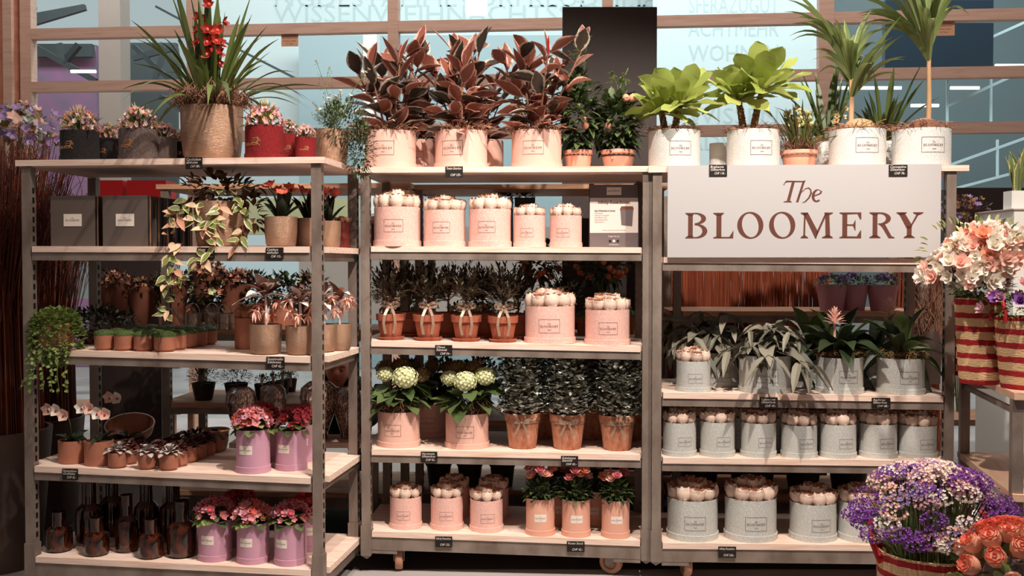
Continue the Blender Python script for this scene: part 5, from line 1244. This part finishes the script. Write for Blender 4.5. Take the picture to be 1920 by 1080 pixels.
# person crouching and looking through the shelves
def person():
    px, d = 633, 6.3; q = at(px, 693, d); x, y, z = q
    o = thing('person', 'person with dark hair crouching behind the vases and looking through the shelves', 'person', (x, y, 0))
    me = bpy.data.meshes.new('body'); 
    J = [((0, .18, .40), .13), ((0, .14, .52), .14), ((0, .09, .62), .15), ((0, .06, .70), .10), ((0, .04, .74), .055), ((0, .03, z-.06), .055), 
         ((.17, .07, .66), .06), ((.24, .0, .48), .045), ((.12, -.12, .42), .032), ((-.17, .07, .66), .06), ((-.24, .0, .48), .045), ((-.12, -.12, .42), .032),
         ((.13, -.12, .46), .085), ((.14, .06, .12), .055), ((.14, -.06, .04), .04), ((-.13, -.12, .46), .085), ((-.14, .06, .12), .055), ((-.14, -.06, .04), .04), ((.1, .18, .38), .11), ((-.1, .18, .38), .11)]
    E = [(0, 1), (1, 2), (2, 3), (3, 4), (4, 5), (3, 6), (6, 7), (7, 8), (3, 9), (9, 10), (10, 11), (0, 18), (18, 12), (12, 13), (13, 14), (0, 19), (19, 15), (15, 16), (16, 17)]
    me.from_pydata([j[0] for j in J], E, []); b = link('clothed_body', me, o); me.materials.append(M['cloth'])
    sk = b.modifiers.new('sk', 'SKIN'); sk.use_smooth_shade = True
    for i, j in enumerate(J): me.skin_vertices[0].data[i].radius = (j[1], j[1])
    me.skin_vertices[0].data[0].use_root = True
    s_ = b.modifiers.new('ss', 'SUBSURF'); s_.levels = 2; s_.render_levels = 2
    bpy.context.view_layer.update(); nm = bpy.data.meshes.new_from_object(b.evaluated_get(bpy.context.evaluated_depsgraph_get())); b.modifiers.clear(); b.data = nm; nm.materials.clear(); nm.materials.append(M['cloth'])
    # head: sculpted ellipsoid with brow, nose, cheeks, chin
    mb = MB(); n, m_ = 40, 36; vs = []; F = []
    for i in range(m_+1):
        t = pi*i/m_
        for j in range(n):
            a = 2*pi*j/n; X, Y, Z = sin(t)*sin(a), -sin(t)*cos(a), cos(t)
            w = .074*(1-.18*max(0, -Z)**1.5); p = V((X*w, Y*.092, Z*.118))
            if Y < 0:
                nose = math.exp(-((X)/.17)**2)*math.exp(-((Z+.12)/.20)**2); p.y -= .026*nose*(1 if Z < .1 else .6)
                for sx_ in (-.42, .42): p.y += .012*math.exp(-((X-sx_)/.2)**2-((Z-.06)/.13)**2)
                p.y -= .006*math.exp(-((Z-.22)/.1)**2)*math.exp(-(X/.6)**2); p.y -= .007*math.exp(-(X/.25)**2-((Z+.48)/.09)**2); p.y -= .010*math.exp(-(X/.3)**2-((Z+.85)/.15)**2)
            vs.append(p)
    F = [(i*n+j, i*n+(j+1) % n, (i+1)*n+(j+1) % n, (i+1)*n+j) for i in range(m_) for j in range(n)]
    mb.add(vs, F, 'skin'); hd = part('head', mb, o, loc=(0, 0, z), rot=(.0, 0, .12))
    for sx_ in (-1, 1):
        mb = MB(); mb.blob((0, 0, 0), .0125, 'eye_white', 14, 10); mb.blob((0, -.0085, 0), .0062, 'hair', 10, 8); part('eye', mb, hd, loc=(sx_*.031, -.0765, .006), sc=(1.1, 1, .55))
        mb = MB(); mb.tube([(sx_*.016, -.092, .026), (sx_*.034, -.089, .0285), (sx_*.050, -.077, .022)], .0032, 'hair', 6); part('eyebrow', mb, hd)
        mb = MB(); mb.lathe([(0, -.01), (.016, -.008), (.018, 0), (.012, .008), (0, .004)], 'skin', 14, R=Matrix.Rotation(sx_*pi/2, 3, 'Y')); part('ear', mb, hd, loc=(sx_*.074, 0, 0), sc=(1, .8, 1.5))
    mb = MB(); mb.tube([(-.024, -.088, -.052), (0, -.098, -.050), (.024, -.088, -.052)], .005, 'lip', 8, .005); part('mouth', mb, hd)
    mb = MB(); vs = [p*1.06 for p in vs]; keep = [f for f in F if all(vs[k].z > .048+vs[k].y*-.35 or vs[k].y > .03 and vs[k].z > -.05 for k in f)]; mb.add(vs, keep, 'hair'); part('hair', mb, hd)
    for sx_ in (-1, 1):
        mb = MB(); c = V((sx_*.11, -.14, .42)); mb.blob(c, .03, 'skin', 12, 8, .5)
        for k in range(4): b0 = c+V((-sx_*.012*(k-1.5), -.02, 0)); mb.tube([b0, b0+V((0, -.028-.004*(k in (1, 2)), -.004)), b0+V((0, -.045, -.02)), b0+V((0, -.05, -.034))], .0085, 'skin', 8, .006)
        mb.tube([c+V((-sx_*.02, 0, 0)), c+V((-sx_*.045, -.02, -.004)), c+V((-sx_*.05, -.042, -.01))], .009, 'skin', 8, .007); part('hand', mb, o)
        mb = MB(); mb.lathe([(0, 0), (.05, .0), (.052, .03), (.04, .06), (0, .07)], 'black', 16); part('shoe', mb, o, loc=(sx_*.14, -.1, 0), sc=(1, 2.1, 1))
person()
# middle rear: green planters, calamondin trees, dark buckets
for i, px in enumerate([945, 985]):
    a = at(px-19, 370, 5.6); q, k = place(4, 0, px, .2); b = at(px+19, 470, 5.6)
# shelf behind the rose boxes
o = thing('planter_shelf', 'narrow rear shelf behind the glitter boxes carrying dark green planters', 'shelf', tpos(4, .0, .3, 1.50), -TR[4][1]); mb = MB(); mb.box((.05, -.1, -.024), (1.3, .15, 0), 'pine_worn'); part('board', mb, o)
for i, px in enumerate([943, 984]):
    q = at(px, 440, 5.72); mb = MB(); w_ = .058; o = thing('square_planter', 'dark green square planter with small leaves behind the rose boxes, %s' % ['left', 'right'][i], 'planter', (q.x, q.y, 1.50), 0)
    mb.box((-w_, -w_, 0), (w_, w_, .33), 'truss'); part('planter', mb, o); part('foliage', m_cloud(350+i, 60, .05, .05, .03, .02, 'green_dark', z0=.31, seg=2), o)
def calamondin(px, v, hh, R, lb, seed, s=1):
    o, r, H = potted('fruit_tree', lb, 'potted plant', 4, 1, px, v, 60, 44, 'zt'); mb = MB(); mb.tube([(0, 0, 0), (.006, 0, hh*.5), (0, 0, hh)], .008, 'trunk', 8, .006); part('trunk', mb, o, loc=(0, 0, H))
    part('foliage', m_cloud(seed, 330, R, .26, .05, .026, 'green_dark', z0=0, seg=2, prof='ov', shell=.2, m2='green', p2=.3, bend=.5), o, loc=(0, 0, H+hh-.08))
    mb = MB(); r_ = random.Random(seed)
    for i in range(40):
        d = sph(-70, 40, r_); mb.blob((d.x*R*1.0, d.y*R*1.0, .05+d.z*.10), .015, 'fruit_orange', 10, 7, 1.05)
    part('fruit', mb, o, loc=(0, 0, H+hh), label='small orange fruits hanging in the crown')
calamondin(1128, .12, .22, .15, 'small fruit tree with many orange fruits above the right large rose box', 360); calamondin(1012, .20, .22, .12, 'small fruit tree with orange fruits left of the other fruit tree', 365)
for i, (px, v) in enumerate([(1092, .1), (1180, .2)]):
    o, r, H = potted('cactus_pot', 'little terracotta pot of green succulents between the large rose boxes' if i == 0 else 'little terracotta pot behind the right large rose box', 'potted plant', 4, 1, px, v, 26, 34, 'tc'); part('foliage', cached('mossc', moss_cushion), o, loc=(0, 0, H), sc=(r, r, r*2))
for i, px in enumerate([823, 881, 942]):
    p, k = place(4, 3, px, .10); o = thing('dark_bucket', 'dark metal bucket with black hoop handle, %s of three on the rear bottom shelf' % names3[i], 'bucket', p, 0, 'dark buckets'); r = 26*k; H = 66*k
    part('bucket_body', pot_mesh('taper', 'steel_dark'), o, sc=(r, r, H)); mb = MB(); mb.tube([(r*1.05*cos(a), -r*.3-.01*sin(a), H*.85+r*1.1*sin(a)) for a in [pi+pi*j/14 for j in range(15)]], .006, 'black', 6); part('handle', mb, o)
for i, px in enumerate([860, 905, 960]):
    q, k = place(4, 2, px, .2); o = thing('potted_mixed_blooms', 'pot of yellow green and pink blooms far behind the olive trees, %s' % names3[i], 'potted plant', place(4, 1, px, .25)[0]); r, H = .05, .08; pot(o, 'cp', r, H); part('blooms', m_blossoms(370+i, 30, .08, .06, .022, ['fl_yellowgreen', 'fl_peach', 'fl_cream_green'], z0=.02), o, loc=(0, 0, H)); part('foliage', m_cloud(373+i, 80, .08, .09, .03, .018, 'green_dark', seg=2), o, loc=(0, 0, H))
# right rear: lilac boxes, buckets
for i, px in enumerate([1560, 1600, 1655]):
    p, k = place(5, 0, px, .10+.04*(i == 1)); o = thing('lilac_pot', 'pleated lilac pot of small leafy purple flowers on the rear shelf, %s of three' % names3[i], 'potted plant', p, 0, 'lilac pots on the rear shelf')
    mb = MB(); mb.lathe([(0, 0), (.06, 0), (.082, .14), (.077, .14), (.07, .12), (0, .12)], 'fl_mauve', 60, wob=.035); part('pot', mb, o); part('foliage', m_cloud(380+i, 260, .095, .07, .02, .014, 'green', z0=.12, seg=1, shell=.2), o); part('blooms', m_blossoms(383+i, 26, .09, .05, .014, ['fl_purple', 'fl_lilac'], z0=.15), o)
for i, (px, w) in enumerate([(1309, 84), (1410, 94), (1505, 72), (1590, 78)]):
    o, r, H = potted('grey_bucket', 'shaded grey container on the rear bottom shelf, %s' % ['leftmost', 'second from the left', 'third from the left', 'rightmost'][i], 'bucket', 5, 2, px, .12, w, 76, 'zt', 'grey containers at the rear')
    soil(o, r, H)
# twiggy dried branches right of bromeliads
mb = MB(); r_ = random.Random(5)
for i in range(40):
    p0 = V((r_.uniform(-.05, .05), 0, -.2)); pts = [p0]
    for k in range(5): pts.append(pts[-1]+V((r_.uniform(-.05, .05), r_.uniform(-.02, .02), r_.uniform(.05, .11))))
    mb.tube(pts, .003, 'moss_dry', 4, .0012)
q = at(1745, 590, 5.3); o = thing('curly_branches', 'pale curly dried branches in a vase behind the right trolley', 'branches', (q.x, q.y, .82)); part('branches', mb, o, loc=(0, 0, .42)); mb = MB(); mb.lathe([(0, 0), (.05, 0), (.06, .2), (.04, .28), (.036, .28), (.05, .2), (0, .02)], 'planter', 24); part('vase', mb, o)
# ------------------------------------------------------------ right side cart with striped baskets
A = V((2.15, 4.80, 0)); B = V((1.965, 3.90, 0)); ax = (B-A).normalized(); per = V((-ax.y, ax.x, 0)); 
if per.x < 0: per = -per
ang = math.atan2(per.y, per.x)
o = thing('side_cart', 'wooden shelf cart at the right edge carrying the striped baskets', 'cart', B, ang)     # local x to the right, y towards the back
Lc = (A-B).length
for z, nm in ((.95, 'upper'), (.55, 'lower')): mb = MB(); mb.box((0, -.01, z-.028), (1.1, Lc, z), 'beech'); part('shelf_board', mb, o)
for x, y in ((.0, .01), (.0, Lc-.06), (1.06, .01), (1.06, Lc-.06)): mb = MB(); mb.box((x, y, 0), (x+.042, y+.042, .922), 'steel'); part('post', mb, o)
mb = MB(); mb.box((.042, Lc-.04, .86), (1.06, Lc-.02, .88), 'steel'); mb.box((.01, .05, .86), (.03, Lc-.06, .88), 'steel'); part('rail', mb, o)
def basket(loc, r, H, lb, flowers, seed, handle=True, flare=1.12, n=1):
    o = thing('striped_basket', lb, 'basket', loc, 0); mb = MB(); prof = []
    K = int(H/.012)
    prof = [(0, 0)]+[(r*(.86+(flare-.86)*(i/K)**.8)+(.0025 if i % 2 else 0), H*i/K) for i in range(K+1)]+[(r*flare*.95, H), (r*.85, .05), (0, .03)]
    mb.lathe(prof, 'wicker', 72, wob=.006); part('basket_body', mb, o)
    if handle:
        for sg in (-1, 1): mb = MB(); mb.tube([(sg*r*flare*.98, .06*cos(a), H-.02+.10*sin(a)) for a in [pi*j/14 for j in range(15)]], .008, 'red_handle', 8); part('handle', mb, o, label='red wrapped handle')
    return o
def lis(seed, R, H, mats, n, s, layers=2):
    return m_blossoms(seed, n, R, H, s, mats, z0=0, petals=6, layers=layers, shell=.35, emin=-20)
q = at(1836, 690, 4.22); ob = basket((q.x, q.y, .95), .088, .36, 'striped red and natural basket behind, holding lisianthus', None, 1, False)
q2 = at(1925, 712, 4.05); ob2 = basket((q2.x, q2.y, .95), .108, .29, 'striped red and natural basket at the right edge holding purple anemones', None, 2, True)
q3 = at(1806, 690, 4.55); ob3 = basket((q3.x+.02, q3.y, .95), .09, .33, 'striped basket half hidden behind the trolley post', None, 3, False); part('foliage', m_cloud(389, 120, .1, .1, .04, .02, 'green_dark', seg=2), ob3, loc=(0, 0, .34))
q4 = at(1750, 650, 5.0)
o = thing('lisianthus_bunch', 'big bunch of white and blush lisianthus flowers in the rear striped basket', 'flowers', ob.location+V((0, 0, .36)))
part('foliage', m_cloud(390, 260, .13, .16, .04, .018, 'green_dark', z0=-.02, seg=2, m2='green', p2=.4), o)
part('blooms', lis(391, .21, .13, ['fl_blush', 'fl_white', 'fl_white', 'fl_peach'], 170, .038), o, loc=(.03, -.02, .17)); part('blooms', lis(392, .17, .12, ['fl_white', 'fl_blush', 'fl_white'], 90, .038), o, loc=(-.09, -.05, .10), label='whiter blooms at the front left')
mb = MB(); r_ = random.Random(6)
for i in range(90): d = sph(-20, 70, r_); c = V((d.x*.24, d.y*.2, .19+d.z*.14)); mb.leaf(c, d, .035, .013, 'fl_yellowgreen' if i % 2 else 'green_fresh', bend=0, seg=3, prof='lance', fold=.9)
part('buds', mb, o)
o = thing('anemone_bunch', 'bunch of purple and pink anemones in the basket at the right edge', 'flowers', ob2.location+V((-.03, 0, .29)))
part('foliage', m_cloud(395, 420, .16, .13, .03, .010, 'green', z0=-.03, seg=1, m2='green_fresh', p2=.3, shell=.2), o); part('blooms', m_blossoms(396, 16, .15, .12, .034, ['fl_purple', 'fl_mauve', 'fl_pink'], z0=.02, petals=7, core='black', layers=2, shell=.7, emin=5), o, loc=(-.01, -.03, 0))
# sansevieria in white pots on a ledge
q = at(1905, 395, 5.2); o = thing('white_ledge', 'white ledge at the right edge behind the lisianthus', 'ledge', (q.x-.06, q.y, 0)); mb = MB(); mb.box((0, -.1, 0), (.5, .3, q.z), 'lamp_white'); part('ledge_body', mb, o); mb = MB(); mb.box((-.01, -.11, q.z), (.51, .31, q.z+.006), 'poster_white'); part('top', mb, o)
for i, dx in enumerate([.0, .09]):
    o = thing('potted_snake_plant', 'striped upright snake plant in a square white pot, %s of two' % ['left', 'right'][i], 'potted plant', (q.x+dx+.0, q.y+.02*i, q.z+.006)); mb = MB(); mb.box((-.045, -.045, 0), (.04, .045, .095), 'lamp_white'); part('pot', mb, o); part('foliage', m_straps(400+i, 10, .16, .26, .036, 'snake', base=.02, droop=(0, .08), emin=70), o, loc=(0, 0, .09))
q = at(1805, 400, 5.6); loose_bouquet(q.x, q.y, q.z, 'muted purple dried flowers behind the right post', ['fl_lilac', 'fl_brown', 'fl_lilac', 'brownleaf'], .15, .10, 405, 70, .018, 'darkleaf')
# foreground: statice basket and roses
S0 = at(1742, 1030, 3.62); ob = basket((S0.x, S0.y, 0), .155, S0.z, 'big striped basket in the right foreground filled with statice', None, 9, False, 1.2)
mb = MB(); mb.tube([(-.185, -.03, S0.z-.04), (-.215, 0, S0.z+.05), (-.20, .03, S0.z+.09), (-.175, .06, S0.z)], .012, 'red_handle', 10); part('handle', mb, ob, label='red wrapped handle')
o = thing('statice_bunch', 'dense bunch of purple, lilac, blush and white statice spilling from the foreground basket', 'flowers', (S0.x, S0.y, S0.z-.02))
mb = MB(); r_ = random.Random(12); fl = [MB() for _ in range(5)]
cl = ['fl_purple', 'fl_white', 'fl_blush', 'fl_lilac', 'fl_mauve']
for i in range(170):
    a = r_.uniform(0, 2*pi); e = radians(r_.uniform(12, 88)); d = V((cos(a)*cos(e), sin(a)*cos(e), sin(e))); rad = r_.uniform(.26, .32)*(1.0 if e > .5 else .92)
    tip = V((d.x*rad*1.02, d.y*rad*.85, .02+d.z*.30)); b0 = V((cos(a)*.09, sin(a)*.09, -.05)); mb.tube([b0, b0.lerp(tip, .5)+V((0, 0, .02)), tip], .0024, 'green' if i % 3 else 'green_fresh', 4)
    g = (0 if tip.x < -.06 and r_.random() < .55 else 0 if tip.x > .06 and r_.random() < .6 else r_.choice([1, 2, 2, 3, 4, 1]))
    for k in range(58):
        dd = V((r_.gauss(0, 1), r_.gauss(0, 1), r_.gauss(0, 1))).normalized(); c = tip+V((dd.x*.042, dd.y*.042, dd.z*.024)); fl[g].flower(c, 5, d+dd*1.2+V((0, -.3, 0)), .0085, .0055, cl[g], open_=.62, seg=1, ph=k)
part('stems', mb, o)
for g in range(5): part('blooms', fl[g], o, label=['purple clusters', 'white clusters', 'blush clusters', 'pale lilac clusters', 'mauve clusters'][g])
S1 = at(1893, 1085, 3.35); o = thing('rose_bouquet', 'bunch of coral and peach roses at the bottom right corner', 'flowers', (S1.x, S1.y, S1.z-.02))
rm = [rose_mesh('fl_peach', 'fl_coral'), rose_mesh('fl_coral', 'fl_coral'), rose_mesh('fl_blush', 'fl_peach')]; r_ = random.Random(4)
for i in range(30):
    a = i*2.4; e = radians(88-i*2.6); d = V((cos(a)*cos(e), sin(a)*cos(e), sin(e))); c = V((d.x*.175, d.y*.15, d.z*.20)); q = d.to_track_quat('Z', 'Y').to_euler(); part('rose', rm[[0, 1, 0, 2, 1][i % 5]], o, loc=c, rot=q, sc=.036)
part('foliage', m_cloud(410, 40, .16, .12, .07, .04, 'green_fresh', z0=-.02, seg=3, prof='ov'), o)
mb = MB(); mb.lathe([(0, 0), (.12, 0), (.14, S1.z-.05), (.13, S1.z-.05), (.11, .03), (0, .03)], 'planter', 36); ov = thing('dark_vase', 'dark vase under the coral roses at the bottom right corner', 'vase', (S1.x, S1.y, 0)); part('vase_body', mb, ov)
# red flowers between
q = at(1865, 960, 4.0); o = thing('red_blooms', 'red and mauve blooms behind the statice under the side cart', 'flowers', (q.x, q.y, 0)); mb = MB(); mb.lathe([(0, 0), (.1, 0), (.12, .28), (.11, .28), (.1, .05), (0, .05)], 'planter', 30); part('vase', mb, o); part('blooms', m_blossoms(420, 160, .14, .14, .02, ['fl_red', 'fl_mauve', 'fl_pink', 'fl_white'], z0=.33), o); part('foliage', m_cloud(421, 160, .13, .14, .03, .012, 'green_dark', z0=.25), o)
# back room furniture hints: low benches on the floor behind
for i, (x0, x1, y, z, lb) in enumerate([(-3.6, -2.3, 6.9, .45, 'low wooden bench on the grey floor far behind the left trolley'), (2.4, 4.2, 6.6, .42, 'low wooden pallet table behind the side cart')]):
    o = thing('wooden_bench', lb, 'bench', (x0, y, 0)); mb = MB(); mb.box((0, 0, z-.04), (x1-x0, .5, z), 'pine_worn'); part('top', mb, o)
    for x in (.05, x1-x0-.09):
        for yy in (.03, .43): mb = MB(); mb.box((x, yy, 0), (x+.04, yy+.04, z-.04), 'pine_worn'); part('leg', mb, o)
# pale things further back in the hall, seen between the shelves
slab('market_wall', 'pale pinkish market wall far behind the middle trolley', 'wall', 560, 425, 1060, 600, 10.5, 'poster_white', .1)
slab('market_wall', 'pale yellow green market wall behind the left trolley end', 'wall', 420, 372, 672, 440, 10.8, 'fl_cream_green', .1)
slab('market_wall', 'pale blue market wall far behind the orchids', 'wall', 60, 480, 330, 560, 10.9, 'teal_wall', .1)
slab('market_wall', 'brown market wall far behind the side cart', 'wall', 1650, 560, 2000, 640, 9.5, 'pine_worn', .1)
gk = 0
for t, s, pxs in [(4, 1, [740, 790, 905, 1055]), (4, 2, [760, 830, 900, 985, 1075, 1160]), (3, 1, [480, 530, 580, 318, 350, 392, 432]), (5, 1, [1270, 1340, 1450, 1700])]:
    for px in pxs:
        gk += 1; pl = {1: 'upper', 2: 'middle'}[s] if t == 4 else 'only'
        o, r, H = potted('background_shrub', 'shaded shrub in a plain pot on a rear trolley behind %s' % ['the left olive tree', 'the second olive tree', 'the fourth olive tree', 'the large rose boxes', 'the left hydrangea', 'the gap between hydrangeas', 'the right hydrangea', 'the left eucalyptus', 'the middle eucalyptus', 'the right eucalyptus', 'the copper rose box', 'the first medinilla', 'the second medinilla', 'the watering can row end', 'the leftmost watering can', 'the middle watering cans', 'the rightmost watering can', 'the small silver rose box', 'the shaded fern', 'the silver fern box', 'the right bromeliad'][gk-1], 'potted plant', t, s, px, .3+.1*(gk % 2), 48, 40, ['cp', 'zt', 'sp'][gk % 3])
        part('foliage', cached('bgs%d' % (gk % 4), lambda: m_cloud(500+gk % 4, 260, .12, .2, .045, .024, ['green_dark', 'darkleaf', 'green', 'green_dark'][gk % 4], z0=-.02, seg=1, shell=.1)), o, loc=(0, 0, H))
        if gk % 3 == 1: part('blooms', m_blossoms(520+gk, 24, .1, .09, .025, ['fl_cream_green', 'fl_blush', 'fl_peach'], z0=.08), o, loc=(0, 0, H))
